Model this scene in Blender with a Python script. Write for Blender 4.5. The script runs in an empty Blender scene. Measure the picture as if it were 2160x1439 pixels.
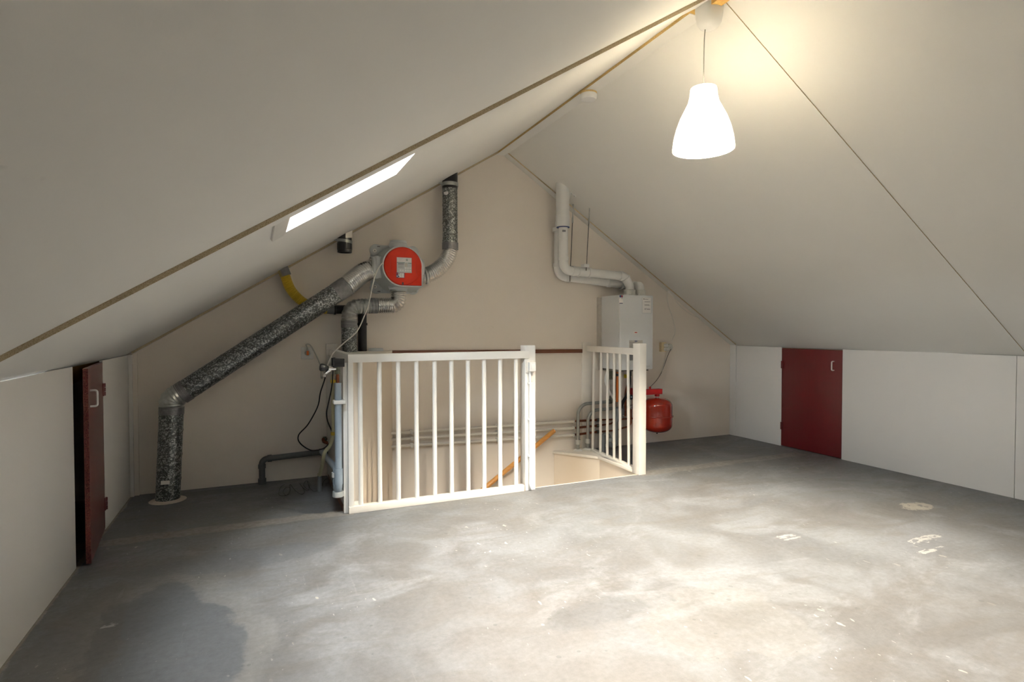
import bpy, bmesh, math, random
from mathutils import Vector, Matrix
random.seed(7)
sc = bpy.context.scene
C = sc.collection
PI = math.pi

# ------------------------------------------------------------------ camera
W, H, F = 2160, 1439, 1197.09
CAM = Vector((0, 0, 1.2)); YAW, PITCH, ROLL = 0.42024, -0.02288, -0.00081
fw = Vector((math.sin(YAW)*math.cos(PITCH), math.cos(YAW)*math.cos(PITCH), math.sin(PITCH)))
r0 = Vector((math.cos(YAW), -math.sin(YAW), 0)); u0 = r0.cross(fw)
cr, cu = r0*math.cos(ROLL)+u0*math.sin(ROLL), u0*math.cos(ROLL)-r0*math.sin(ROLL)
cd = bpy.data.cameras.new('camera'); cam = bpy.data.objects.new('camera', cd); C.objects.link(cam)
cd.sensor_width = 36; cd.sensor_fit = 'HORIZONTAL'; cd.lens = F/W*36; cd.clip_start = .02
cam.matrix_world = Matrix(((cr.x, cu.x, -fw.x, CAM.x), (cr.y, cu.y, -fw.y, CAM.y), (cr.z, cu.z, -fw.z, CAM.z), (0, 0, 0, 1)))
sc.camera = cam

# ------------------------------------------------------------------ world, daylight, exposure
wd = bpy.data.worlds.new('overcast_sky'); sc.world = wd; wd.use_nodes = True
bg = wd.node_tree.nodes['Background']
bg.inputs[0].default_value = (.93, .965, 1.0, 1); bg.inputs[1].default_value = 36.0
sc.view_settings.view_transform = 'Standard'; sc.view_settings.look = 'None'
sc.view_settings.exposure = 1.42; sc.view_settings.gamma = 1.0
try: sc.view_settings.use_curve_mapping = False
except Exception: pass
BULB = 5600.0
def portal(name, loc, rot, sx, sy):
    l = bpy.data.lights.new(name, 'AREA'); l.shape = 'RECTANGLE'; l.size = sx; l.size_y = sy
    l.cycles.is_portal = True
    o = bpy.data.objects.new(name, l); C.objects.link(o); o.location = loc; o.rotation_euler = rot
    return o

# room measures (metres)
D, XL, XR, ZL, ZR = 4.810, -.843, 4.840, 1.021, 1.015
YF = -.75                                     # front gable wall, behind the camera
SL = (2.803-ZL)/(2.004-XL); SR = (2.793-ZR)/(2.064-XR)
def zl(x): return ZL+SL*(x-XL)
def zr(x): return ZR+SR*(x-XR)
AX = (ZR-SR*XR-ZL+SL*XL)/(SL-SR); AZ = zl(AX)
EL, ER = XL-ZL/SL, XR-ZR/SR                   # where the roof meets the floor
YS = 2.10                                     # cover battens over the panel seam
SKX0, SKX1, SKY0, SKY1 = .104, .607, 2.205, 2.68
NL = Vector((-SL, 0, 1)).normalized()
TL = Vector((1, 0, SL)).normalized()
NR = Vector((-SR, 0, 1)).normalized()
skc = Vector(((SKX0+SKX1)/2, (SKY0+SKY1)/2, 0)); skc.z = zl(skc.x)
portal('skylight_portal', skc+NL*.15, (0, -math.atan(SL), 0), (SKX1-SKX0)/TL.x, SKY1-SKY0)

def ray(px, py): return fw+cr*((px-W/2)/F)+cu*((H/2-py)/F)
def V(px, py, y): d = ray(px, py); return CAM+d*(y/d.y)
def VX(px, py, x): d = ray(px, py); return CAM+d*(x/d.x)
def VZ(px, py, z): d = ray(px, py); return CAM+d*((z-CAM.z)/d.z)

# ------------------------------------------------------------------ materials
MATS = {}
class NT:
    def __init__(s, name):
        m = bpy.data.materials.new(name); m.use_nodes = True; s.m = m; s.t = m.node_tree; s.b = s.t.nodes['Principled BSDF']
        s.tc = s.t.nodes.new('ShaderNodeTexCoord'); MATS[name] = m
    def n(s, typ, **k):
        x = s.t.nodes.new('ShaderNode'+typ)
        for a, v in k.items(): setattr(x, a, v)
        return x
    def l(s, a, b): s.t.links.new(a, b)
    def val(s, x, sock):
        if isinstance(x, (int, float)): sock.default_value = x
        elif isinstance(x, tuple): sock.default_value = x if len(x) == len(sock.default_value) else x+(1,)
        else: s.l(x, sock)
    def noise(s, scale, detail=4, rough=.55, dist=0, vec=None, stretch=None):
        t = s.n('TexNoise'); t.inputs['Scale'].default_value = scale; t.inputs['Detail'].default_value = detail
        t.inputs['Roughness'].default_value = rough; t.inputs['Distortion'].default_value = dist
        v = vec or s.tc.outputs['Object']
        if stretch:
            mp = s.n('Mapping'); mp.inputs['Scale'].default_value = stretch; s.l(v, mp.inputs[0]); v = mp.outputs[0]
        s.l(v, t.inputs['Vector']); return t.outputs['Fac']
    def ramp(s, fac, *st):
        r = s.n('ValToRGB'); e = r.color_ramp.elements
        while len(e) < len(st): e.new(.5)
        for i, (p, c) in enumerate(st):
            e[i].position = p; e[i].color = (c, c, c, 1) if isinstance(c, (int, float)) else c+(1,)
        s.l(fac, r.inputs[0]); return r.outputs[0]
    def mix(s, fac, a, b, mode='MIX'):
        x = s.n('Mix', data_type='RGBA', blend_type=mode); s.val(fac, x.inputs[0]); s.val(a, x.inputs[6]); s.val(b, x.inputs[7]); return x.outputs[2]
    def math(s, op, a, b=0.0, c=0.0, clamp=False):
        x = s.n('Math', operation=op, use_clamp=clamp); s.val(a, x.inputs[0]); s.val(b, x.inputs[1])
        if len(x.inputs) > 2: s.val(c, x.inputs[2])
        return x.outputs[0]
    def bump(s, h, strength, dist=.002):
        b = s.n('Bump'); b.inputs['Strength'].default_value = strength; b.inputs['Distance'].default_value = dist
        s.l(h, b.inputs['Height']); s.l(b.outputs[0], s.b.inputs['Normal'])
    def col(s, c): s.val(c, s.b.inputs['Base Color'])
    def set(s, rough=.5, metal=0, **k):
        s.val(rough, s.b.inputs['Roughness']); s.val(metal, s.b.inputs['Metallic'])
        for a, v in k.items(): s.val(v, s.b.inputs[a])
        return s

def plain(name, c, rough=.5, metal=0, var=.06, scale=30, bump=0, **k):
    m = NT(name).set(rough, metal, **k)
    f = m.noise(scale, 3)
    d = tuple(x*(1-var) for x in c); l = tuple(min(1, x*(1+var)) for x in c)
    m.col(m.ramp(f, (.3, d), (.7, l)))
    if bump: m.bump(m.noise(scale*6, 4), bump)
    return m.m

def wallmat(name, c, marks=True):
    m = NT(name).set(.62)
    f = m.noise(1.7, 5)
    col = m.ramp(f, (.3, tuple(x*.965 for x in c)), (.7, c))
    if marks:
        sp = m.ramp(m.noise(9, 2, dist=1.2, stretch=(1, .4, 1)), (.745, 0.0), (.79, 1.0))
        sp2 = m.math('MULTIPLY', sp, m.ramp(m.noise(60, 2), (.5, 0.0), (.62, 1.0)))
        col = m.mix(m.math('MULTIPLY', sp2, .35), col, tuple(x*.55 for x in c))
    m.col(col)
    m.bump(m.noise(220, 3), .12, .001)
    return m.m

def chipmat(name, base, dark, light):
    m = NT(name).set(.85)
    v = m.n('TexVoronoi'); v.inputs['Scale'].default_value = 420; m.l(m.tc.outputs['Object'], v.inputs['Vector'])
    m.col(m.ramp(v.outputs['Color'], (.15, dark), (.4, base), (.85, light)))
    m.bump(v.outputs['Distance'], .5, .002)
    return m.m

def woodmat(name, a, b, rough=.4, axis=(1, 1, .06), scale=60):
    m = NT(name).set(rough)
    m.col(m.ramp(m.noise(scale, 6, .6, .4, stretch=axis), (.3, a), (.7, b)))
    m.bump(m.noise(scale*2, 4, stretch=axis), .1, .001)
    return m.m

wallmat('wall_paint', (.83, .765, .69))
wallmat('knee_paint', (.80, .785, .765), False)
wallmat('ceiling_paint', (.78, .77, .735))
wallmat('stair_paint', (.80, .70, .58), False)
plain('white_paint', (.78, .76, .72), .38, var=.02, scale=12)
plain('cream_paint', (.76, .72, .65), .42, var=.03, scale=12)
plain('post_cream', (.80, .76, .695), .45, var=.03, scale=12)
chipmat('chip_edge', (.55, .45, .29), (.42, .33, .19), (.62, .52, .36))
chipmat('ochre_edge', (.66, .46, .17), (.48, .31, .10), (.74, .55, .26))
chipmat('red_chip', (.11, .010, .014), (.03, .005, .006), (.22, .09, .06))
woodmat('raw_wood', (.45, .27, .06), (.62, .40, .12), .7)
woodmat('brown_wood', (.13, .045, .022), (.20, .075, .035), .35, (.05, 1, 1))
woodmat('handrail_wood', (.50, .22, .045), (.66, .33, .09), .3, (.08, 1, 1))
woodmat('bare_wood', (.42, .22, .10), (.52, .30, .15), .6)
m = NT('door_red').set(.36, 0, **{'Coat Weight': .7, 'Coat Roughness': .30})
m.col(m.ramp(m.noise(40, 4, stretch=(1, 1, .05)), (.3, (.120, .006, .008)), (.7, (.135, .008, .010))))
m.bump(m.noise(120, 3, stretch=(1, 1, .06)), .05, .001)
# door left stands at a grazing angle: same paint
plain('black_plastic', (.014, .014, .016), .32, var=.1)
plain('black_rubber', (.012, .012, .012), .5)
plain('grey_pvc', (.20, .21, .215), .42)
plain('dark_pvc', (.115, .12, .12), .45)
plain('blue_pvc', (.27, .33, .39), .4, var=.04)
plain('grey_cap', (.40, .42, .41), .45)
plain('white_pvc', (.78, .78, .765), .28, var=.015)
plain('ivory_pvc', (.68, .68, .64), .4, var=.02)
plain('tape_grey', (.24, .24, .245), .4, .35, var=.15, scale=40, bump=.2)
plain('unit_grey', (.53, .57, .57), .42, var=.02)
plain('unit_light', (.60, .63, .64), .4, var=.02)
plain('unit_red', (.58, .026, .007), .5, var=.03, **{'Specular IOR Level': .25})
plain('vessel_red', (.33, .018, .006), .16, var=.04, **{'Coat Weight': .6})
plain('bracket_red', (.50, .012, .014), .4)
plain('boiler_white', (.73, .75, .77), .3, var=.01)
plain('paper', (.80, .79, .78), .6, var=.02)
plain('label_grey', (.58, .61, .62), .55, var=.04)
plain('label_beige', (.55, .52, .48), .6)
plain('ink', (.02, .03, .05), .6)
plain('ink_grey', (.25, .25, .27), .6)
plain('ink_green', (.03, .16, .14), .6)
plain('ink_blue', (.05, .08, .20), .6)
plain('ink_red', (.55, .06, .04), .6)
plain('yellow_hose', (.66, .47, .045), .45, var=.06)
plain('cream_hose', (.60, .57, .36), .45)
plain('chrome', (.75, .75, .76), .12, 1, var=.03)
plain('brass', (.16, .17, .13), .4, .7, var=.4, scale=80)
plain('copper', (.24, .075, .035), .38, .75, var=.25, scale=30)
plain('orange_pipe', (.55, .14, .02), .45)
plain('steel', (.42, .44, .43), .34, .85, var=.12)
plain('dark_steel', (.16, .155, .14), .4, .8, var=.2)
plain('alu', (.80, .80, .79), .26, 1, var=.06, scale=50)
plain('alu_dull', (.58, .60, .59), .3, 1, var=.12, scale=50)
plain('cable_grey', (.50, .49, .45), .5)
plain('cable_white', (.70, .69, .64), .45)
plain('outlet_cream', (.70, .58, .36), .4)
plain('outlet_white', (.74, .73, .70), .35)
plain('orange_plug', (.75, .16, .02), .4)
plain('screw', (.8, .8, .76), .4)
plain('yellow_tag', (.75, .62, .02), .5)
plain('concrete_patch', (.46, .40, .34), .9, bump=.6)
m = NT('galvanized').set(.36, .8)
v = m.n('TexVoronoi'); v.inputs['Scale'].default_value = 135; m.l(m.tc.outputs['Object'], v.inputs['Vector'])
sep = m.n('SeparateColor'); m.l(v.outputs['Color'], sep.inputs[0])
w2 = m.noise(60, 4)
f = m.math('ADD', m.math('MULTIPLY', sep.outputs[0], .75), m.math('MULTIPLY', w2, .35))
m.col(m.ramp(f, (.30, (.11, .118, .118)), (.60, (.19, .20, .20)), (.72, (.36, .375, .375)), (.9, (.54, .56, .56))))
m.val(m.ramp(sep.outputs[1], (.0, .28), (1., .5)), m.b.inputs['Roughness'])
# translucent lamp shade
m = NT('lamp_shade'); t = m.t
tr = m.n('BsdfTranslucent'); tr.inputs[0].default_value = (.97, .95, .90, 1)
m.set(.35); m.col((.90, .87, .78))
mx = m.n('MixShader'); mx.inputs[0].default_value = .9
m.l(m.b.outputs[0], mx.inputs[1]); m.l(tr.outputs[0], mx.inputs[2])
m.l(mx.outputs[0], t.nodes['Material Output'].inputs[0])
m = NT('bulb_glow').set(.5); m.col((1, 1, 1)); m.val((1, .89, .73), m.b.inputs['Emission Color']); m.val(BULB, m.b.inputs['Emission Strength'])
m = NT('glass'); tr = m.n('BsdfTransparent'); tr.inputs[0].default_value = (.95, .97, .97, 1)
gl = m.n('BsdfGlossy'); gl.inputs['Roughness'].default_value = .02; fr_ = m.n('Fresnel'); fr_.inputs[0].default_value = 1.25
mx = m.n('MixShader'); m.l(fr_.outputs[0], mx.inputs[0]); m.l(tr.outputs[0], mx.inputs[1]); m.l(gl.outputs[0], mx.inputs[2])
m.l(mx.outputs[0], m.t.nodes['Material Output'].inputs[0])
m = NT('clear_plastic').set(.15, 0, **{'Transmission Weight': .75, 'IOR': 1.3}); m.col((.85, .83, .72))

# concrete floor
m = NT('concrete').set(.62)
obj = m.tc.outputs['Object']
big = m.noise(.75, 6, .6, .6); mid = m.noise(2.6, 8, .65, .9); fine = m.noise(38, 6, .7); grain = m.noise(320, 3)
streak = m.noise(3.0, 7, .65, 1.4, stretch=(.45, 1.5, 1))
col = m.ramp(big, (.30, (.215, .198, .180)), (.50, (.258, .252, .246)), (.68, (.275, .283, .295)))
col = m.mix(m.ramp(mid, (.44, 0.), (.62, .75)), col, (.345, .352, .362))
col = m.mix(m.ramp(streak, (.50, 0.), (.63, .55)), col, (.235, .215, .192))
col = m.mix(m.ramp(m.noise(1.3, 7, .7, 1.8, stretch=(.7, 1.2, 1)), (.53, 0.), (.64, .55)), col, (.42, .425, .435))
sepx = m.n('SeparateXYZ'); m.l(obj, sepx.inputs[0]); PX, PY = sepx.outputs[0], sepx.outputs[1]
def ell(cx, cy, rx, ry, wob, s, lo, hi):
    a = m.math('DIVIDE', m.math('SUBTRACT', PX, cx), rx); b = m.math('DIVIDE', m.math('SUBTRACT', PY, cy), ry)
    d = m.math('SQRT', m.math('ADD', m.math('MULTIPLY', a, a), m.math('MULTIPLY', b, b)))
    d = m.math('ADD', d, m.math('MULTIPLY', m.math('SUBTRACT', m.noise(s, 6, .62, .5), .5), wob))
    return m.ramp(d, (lo, 1.), (hi, 0.))
def band(co, c, w, wob, s, soft=.02, stretch=None):
    d = m.math('ABSOLUTE', m.math('SUBTRACT', co, c))
    d = m.math('ADD', d, m.math('MULTIPLY', m.math('SUBTRACT', m.noise(s, 6, .65, .3, stretch=stretch), .5), wob))
    return m.ramp(d, (w, 1.), (w+soft, 0.))
# smooth blue-grey levelled patch and its sandy rim
col = m.mix(m.math('MULTIPLY', ell(-.33, 2.48, .36, .74, 1.3, 2.4, .86, .98), .35), col, (.42, .41, .39))
col = m.mix(m.math('MULTIPLY', ell(-.36, 2.45, .29, .66, 1.3, 2.4, .84, .90), .8), col, (.178, .192, .210))
col = m.mix(m.math('MULTIPLY', ell(-.10, 3.25, .55, .16, 1.2, 3.2, .8, .95), .5), col, (.19, .20, .215))
col = m.mix(m.math('MULTIPLY', ell(1.75, 1.75, .45, .40, 1.6, 2.2, .7, .76), .32), col, (.40, .38, .355))
col = m.mix(m.math('MULTIPLY', ell(.95, 1.9, .5, .6, 1.6, 2.6, .5, 1.1), .4), col, (.33, .30, .275))
col = m.mix(m.math('MULTIPLY', ell(1.3, 2.0, .30, .12, 1.6, 5, .7, 1.), .4), col, (.16, .165, .17))
col = m.mix(m.math('MULTIPLY', ell(-.65, 2.2, .20, 1.1, 1.2, 3.5, .80, .92), .45), col, (.205, .18, .15))
# cement strip at the edge of the stair beam
st = m.math('MULTIPLY', band(PY, 3.80, .055, .10, 4, .012, (.6, 1, 1)), m.ramp(m.noise(6, 5, .65), (.34, .35), (.5, .95)))
inx = m.math('ADD', m.math('LESS_THAN', PX, .55), m.math('GREATER_THAN', PX, 2.83))
inx = m.math('MULTIPLY', inx, m.math('LESS_THAN', PX, 4.72))
col = m.mix(m.math('MULTIPLY', st, inx), col, m.ramp(m.noise(30, 5), (.35, (.36, .325, .28)), (.65, (.50, .465, .42))))
# whitewash smears at the knee walls
ed = m.math('MULTIPLY', band(PX, XL, .010, .085, 7, .006), m.ramp(m.noise(5, 6, .7), (.47, 0.), (.52, 1.)))
col = m.mix(m.math('MULTIPLY', ed, .85), col, (.62, .58, .50))
ed = m.math('MULTIPLY', band(PX, XR, .010, .06, 7, .006), m.ramp(m.noise(5, 6, .7), (.50, 0.), (.55, 1.)))
col = m.mix(m.math('MULTIPLY', ed, .6), col, (.58, .55, .50))
ed = m.math('MULTIPLY', ell(4.02, 2.35, .17, .10, 1.2, 14, .7, .75), m.ramp(m.noise(22, 3), (.38, 0.), (.42, 1.)))
col = m.mix(m.math('MULTIPLY', ed, .9), col, (.60, .54, .45))
for cx_, cy_, rx_, ry_ in ((2.77, 2.30, .10, .055), (3.45, 1.96, .20, .05), (3.30, 1.85, .14, .03), (-.56, 2.72, .05, .04)):
    ed = m.math('MULTIPLY', ell(cx_, cy_, rx_, ry_, 1.6, 9, .7, .74), m.ramp(m.noise(26, 3, stretch=(.6, 1.6, 1)), (.48, 0.), (.52, 1.)))
    col = m.mix(ed, col, (.60, .58, .54))
col = m.mix(m.math('MULTIPLY', band(PX, XL, .008, .012, 20, .004), .8), col, (.52, .46, .36))
# paint drips: sparse voronoi cells of differing size
for scl, th, keep, cc in ((7.0, .055, .80, (.66, .61, .52)), (13.0, .065, .86, (.70, .66, .58)), (26.0, .075, .90, (.62, .60, .56))):
    mp = m.n('Mapping'); mp.inputs['Scale'].default_value = (1.5, .8, 0); mp.inputs['Rotation'].default_value = (0, 0, .6); m.l(obj, mp.inputs[0])
    nv = m.n('TexNoise'); nv.inputs['Scale'].default_value = 18; m.l(obj, nv.inputs['Vector'])
    va = m.n('VectorMath', operation='MULTIPLY_ADD'); m.l(nv.outputs['Color'], va.inputs[0]); va.inputs[1].default_value = (.06, .06, 0); m.l(mp.outputs[0], va.inputs[2])
    v = m.n('TexVoronoi', voronoi_dimensions='2D'); v.inputs['Scale'].default_value = scl; m.l(va.outputs[0], v.inputs['Vector'])
    s2 = m.n('SeparateColor'); m.l(v.outputs['Color'], s2.inputs[0])
    size = m.math('MULTIPLY', s2.outputs[1], th*1.6)
    hit = m.math('MULTIPLY', m.math('LESS_THAN', v.outputs['Distance'], size), m.math('GREATER_THAN', s2.outputs[0], keep))
    dens = m.ramp(m.noise(1.1, 2), (.47, .0), (.60, 1.0))
    col = m.mix(m.math('MULTIPLY', hit, dens), col, cc)
# dark spots
v = m.n('TexVoronoi', voronoi_dimensions='2D'); v.inputs['Scale'].default_value = 9; m.l(obj, v.inputs['Vector'])
s2 = m.n('SeparateColor'); m.l(v.outputs['Color'], s2.inputs[0])
hit = m.math('MULTIPLY', m.math('LESS_THAN', v.outputs['Distance'], m.math('MULTIPLY', s2.outputs[0], .10)), m.math('GREATER_THAN', s2.outputs[2], .78))
col = m.mix(m.math('MULTIPLY', hit, .38), col, (.12, .12, .12))
# trowel scratches
sc1 = m.noise(16, 3, .6, .2, stretch=(.10, 2.0, 1)); sc2 = m.noise(15, 3, .6, .3, stretch=(2.0, .16, 1))
col = m.mix(m.ramp(sc1, (.66, 0.), (.70, .28)), col, (.20, .195, .19))
col = m.mix(m.ramp(sc2, (.68, 0.), (.71, .22)), col, (.44, .43, .42))
col = m.mix(.55, col, m.ramp(fine, (.3, (.36, .35, .34)), (.7, (.64, .64, .64))), 'OVERLAY')
col = m.mix(.25, col, m.ramp(grain, (.3, (.4, .4, .4)), (.7, (.6, .6, .6))), 'OVERLAY')
col = m.mix(1.0, col, (.475, .490, .510), 'MULTIPLY')
m.col(col)
m.val(m.ramp(mid, (.35, .42), (.65, .66)), m.b.inputs['Roughness'])
m.bump(m.math('ADD', m.math('MULTIPLY', mid, .6), m.math('MULTIPLY', fine, .4)), .22, .004)

# ------------------------------------------------------------------ mesh tools
class MB:
    def __init__(s): s.v = []; s.f = []
    def add(s, vs, fs):
        o = len(s.v); s.v += [Vector(p) for p in vs]; s.f += [tuple(i+o for i in f) for f in fs]; return s
    def box(s, a, b):
        x0, y0, z0 = a; x1, y1, z1 = b
        x0, x1 = min(x0, x1), max(x0, x1); y0, y1 = min(y0, y1), max(y0, y1); z0, z1 = min(z0, z1), max(z0, z1)
        return s.add([(x0, y0, z0), (x1, y0, z0), (x1, y1, z0), (x0, y1, z0), (x0, y0, z1), (x1, y0, z1), (x1, y1, z1), (x0, y1, z1)],
                     [(3, 2, 1, 0), (4, 5, 6, 7), (0, 1, 5, 4), (1, 2, 6, 5), (2, 3, 7, 6), (3, 0, 4, 7)])
    def prism(s, poly, ext):      # closed 3D polygon + extrusion vector
        n = len(poly); e = Vector(ext); p = [Vector(q) for q in poly]
        return s.add(p+[q+e for q in p], [tuple(range(n))[::-1], tuple(range(n, 2*n))]+[(i, (i+1) % n, (i+1) % n+n, i+n) for i in range(n)])
    def bar(s, a, b, w, h, up=(0, 0, 1)):   # rectangular bar along a-b
        a, b = Vector(a), Vector(b); t = (b-a).normalized(); sd = t.cross(Vector(up)).normalized(); u = sd.cross(t)
        c = [a+sd*i*w/2+u*j*h/2 for i, j in ((-1, -1), (1, -1), (1, 1), (-1, 1))]
        return s.prism(c, b-a)
    def sweep(s, pts, r, seg=20, caps=True):
        pts = [Vector(p) for p in pts]; n = len(pts)
        tg = [((pts[min(i+1, n-1)]-pts[i]).normalized()+(pts[i]-pts[max(i-1, 0)]).normalized()).normalized() for i in range(n)]
        nrm = tg[0].orthogonal().normalized(); vs = []; fs = []
        for i in range(n):
            nrm = (nrm-tg[i]*nrm.dot(tg[i])).normalized(); b = tg[i].cross(nrm); rr = r[i] if isinstance(r, (list, tuple)) else r
            vs += [pts[i]+(nrm*math.cos(2*PI*k/seg)+b*math.sin(2*PI*k/seg))*rr for k in range(seg)]
        for i in range(n-1):
            fs += [(i*seg+k, i*seg+(k+1) % seg, (i+1)*seg+(k+1) % seg, (i+1)*seg+k) for k in range(seg)]
        if caps: fs += [tuple(range(seg))[::-1], tuple(range((n-1)*seg, n*seg))]
        return s.add(vs, fs)
    def lathe(s, o, axis, prof, seg=32):    # prof: (radius, distance along axis)
        o, a = Vector(o), Vector(axis).normalized(); p = a.orthogonal().normalized(); q = a.cross(p); vs = []; fs = []
        for r, t in prof: vs += [o+a*t+(p*math.cos(2*PI*k/seg)+q*math.sin(2*PI*k/seg))*max(r, 1e-5) for k in range(seg)]
        for i in range(len(prof)-1):
            fs += [(i*seg+k, i*seg+(k+1) % seg, (i+1)*seg+(k+1) % seg, (i+1)*seg+k) for k in range(seg)]
        if prof[0][0] > 1e-4 and prof[0] != prof[-1]: fs.append(tuple(range(seg))[::-1])
        if prof[-1][0] > 1e-4 and prof[0] != prof[-1]: fs.append(tuple(range((len(prof)-1)*seg, len(prof)*seg)))
        return s.add(vs, fs)
    def build(s, name, mat, parent=None, bevel=0, ang=38, mats=None, pick=None):
        off = Vector((0, 0, 0)); p = parent
        while p is not None: off += p.location; p = p.parent
        me = bpy.data.meshes.new(name); me.from_pydata([tuple(q-off) for q in s.v], [], s.f); me.update()
        bm = bmesh.new(); bm.from_mesh(me); bmesh.ops.remove_doubles(bm, verts=bm.verts, dist=1e-6)
        bmesh.ops.recalc_face_normals(bm, faces=bm.faces)
        if bevel:
            es = [e for e in bm.edges if len(e.link_faces) == 2 and e.calc_face_angle(0) > .6]
            bmesh.ops.bevel(bm, geom=es, offset=bevel, segments=2, profile=.5, affect='EDGES', clamp_overlap=True)
        bm.to_mesh(me); bm.free()
        me.materials.append(MATS[mat])
        if mats:
            for q in mats: me.materials.append(MATS[q])
            for pl in me.polygons: pl.material_index = pick(pl.normal, pl.center+off)
        for pl in me.polygons: pl.use_smooth = True
        me.set_sharp_from_angle(angle=math.radians(ang))
        o = bpy.data.objects.new(name, me); C.objects.link(o)
        if parent: o.parent = parent
        return o

def arc_path(pts, rad, n=8):
    """polyline with its corners rounded"""
    pts = [Vector(p) for p in pts]; out = [pts[0]]
    for i in range(1, len(pts)-1):
        a, b, c = pts[i-1], pts[i], pts[i+1]; u = (a-b); v = (c-b); lu, lv = u.length, v.length; u.normalize(); v.normalize()
        r = rad[i-1] if isinstance(rad, (list, tuple)) else rad
        th = u.angle(v); t = min(r/math.tan(th/2), lu*.49, lv*.49) if th < PI-.01 else 0
        if t == 0: out.append(b); continue
        p0, p1 = b+u*t, b+v*t
        r_ = t*math.tan(th/2); ctr = b+(u+v).normalized()*(r_/math.sin(th/2))
        e0, e1 = p0-ctr, p1-ctr; om = e0.angle(e1)
        for k in range(n+1):
            f = k/n; out.append(ctr+(e0*math.sin((1-f)*om)+e1*math.sin(f*om))/math.sin(om))
    out.append(pts[-1]); return out
def curve(pts, n=10):
    """smooth curve through points"""
    p = [Vector(q) for q in pts]; p = [p[0]*2-p[1]]+p+[p[-1]*2-p[-2]]; out = []
    for i in range(1, len(p)-2):
        for k in range(n):
            t = k/n; a, b, c, d = p[i-1:i+3]
            out.append(.5*((2*b)+(c-a)*t+(2*a-5*b+4*c-d)*t*t+(3*b-a-3*c+d)*t**3))
    out.append(p[-2]); return out
def resample(pts, step):
    out = [pts[0]]; acc = 0
    for a, b in zip(pts, pts[1:]):
        L = (b-a).length; t = step-acc
        while t <= L: out.append(a.lerp(b, t/L)); t += step
        acc = (acc+L) % step if L > 0 else acc
    if (out[-1]-pts[-1]).length > step*.2: out.append(pts[-1])
    return out
def corr(mb, pts, r, amp, pitch, seg=28):
    p = resample(pts, pitch/4); rr = [r+amp*math.cos(2*PI*i/4) for i in range(len(p))]
    return mb.sweep(p, rr, seg)
def empty(name, loc, label=None, cat=None, group=None, kind=None):
    o = bpy.data.objects.new(name, None); C.objects.link(o); o.location = loc; o.empty_display_size = .05
    return tag(o, label, cat, group, kind)
def tag(o, label=None, cat=None, group=None, kind=None):
    for k, v in (('label', label), ('category', cat), ('group', group), ('kind', kind)):
        if v: o[k] = v
    return o
def tube(name, pts, r, mat, parent=None, seg=14): return MB().sweep(pts, r, seg).build(name, mat, parent)
def ring(name, c, axis, r, w, mat, parent, t=.004):
    c = Vector(c); a = Vector(axis).normalized()
    return MB().lathe(c-a*w/2, a, [(r-.002, 0), (r+t, 0), (r+t, w), (r-.002, w), (r-.002, 0)], 28).build(name, mat, parent)
def struct(o): o['kind'] = 'structure'; return o

# ------------------------------------------------------------------ the shell
# floor with the stair opening
HOLE = [(.575, 3.79), (2.835, 3.80), (2.865, 3.86), (2.875, 4.43), (2.60, D), (1.015, D)]
fl = MB()
def slab(poly, z1, z0=-.12): fl.prism([(x, y, z0) for x, y in poly], (0, 0, z1-z0))
slab([(EL, YF), (ER, YF), (ER, HOLE[0][1]), (2.835, HOLE[0][1]), (.575, HOLE[0][1]), (EL, HOLE[0][1])], 0)
slab([(EL, HOLE[0][1]), (.575, HOLE[0][1]), (.575, D), (EL, D)], 0)
slab([(.575, HOLE[0][1]), (1.015, D), (.575, D)], 0)
slab([(2.865, HOLE[0][1]), (ER, HOLE[0][1]), (ER, D), (2.60, D), (2.875, 4.43)], 0)
struct(fl.build('floor', 'concrete'))
# back gable wall, running down into the stairwell
bw = MB().prism([(EL-.1, D, -.12), (.45, D, -.12), (.45, D, -2.7), (3.0, D, -2.7), (3.0, D, -.12), (ER+.1, D, -.12), (ER+.1, D, 0), (AX, D, AZ+.04), (EL-.1, D, 0)], (0, .1, 0))
struct(bw.build('wall_back', 'wall_paint'))
# plain front gable wall behind the camera
struct(MB().prism([(EL-.1, YF, 0), (ER+.1, YF, 0), (AX, YF, AZ+.06)], (0, -.1, 0)).build('wall_front', 'wall_paint'))
# ceiling: sloping panels
TH = .05
ce = struct(empty('ceiling', (AX, D/2, AZ)))
def lslab(mb, x0, x1, y0, y1, t=TH, off=0):
    a = [Vector((x, y0, zl(x)))+NL*off for x in (x0, x1)]
    return mb.prism([a[0], a[1], a[1]+NL*t, a[0]+NL*t], (0, y1-y0, 0))
def rslab(mb, x0, x1, y0, y1, t=TH, off=0):
    a = [Vector((x, y0, zr(x)))+NR*off for x in (x0, x1)]
    return mb.prism([a[0], a[1], a[1]+NR*t, a[0]+NR*t], (0, y1-y0, 0))
KX = XL-.03
def holed(fn, x0, x1, y0, y1, h):
    p = MB(); hx0, hx1, hy0, hy1 = h
    fn(p, x0, hx0, y0, y1); fn(p, hx1, x1, y0, y1); fn(p, hx0, hx1, y0, hy0); fn(p, hx0, hx1, hy1, y1)
    p.build('panel', 'ceiling_paint', ce)
holed(lslab, KX, AX+.02, YS+.05, D, (SKX0, SKX1, SKY0, SKY1))
lslab(MB(), KX, AX+.02, YF, YS+.05).build('panel', 'ceiling_paint', ce)
rslab(MB(), AX-.02, XR+.03, YS+.05, D).build('panel', 'ceiling_paint', ce)
rslab(MB(), AX-.02, XR+.03, YF, YS+.05).build('panel', 'ceiling_paint', ce)
lslab(MB(), EL-.05, KX, YF, D).build('eaves_board', 'raw_wood', ce)
rslab(MB(), XR+.03, ER+.05, YF, D).build('eaves_board', 'raw_wood', ce)
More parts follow.
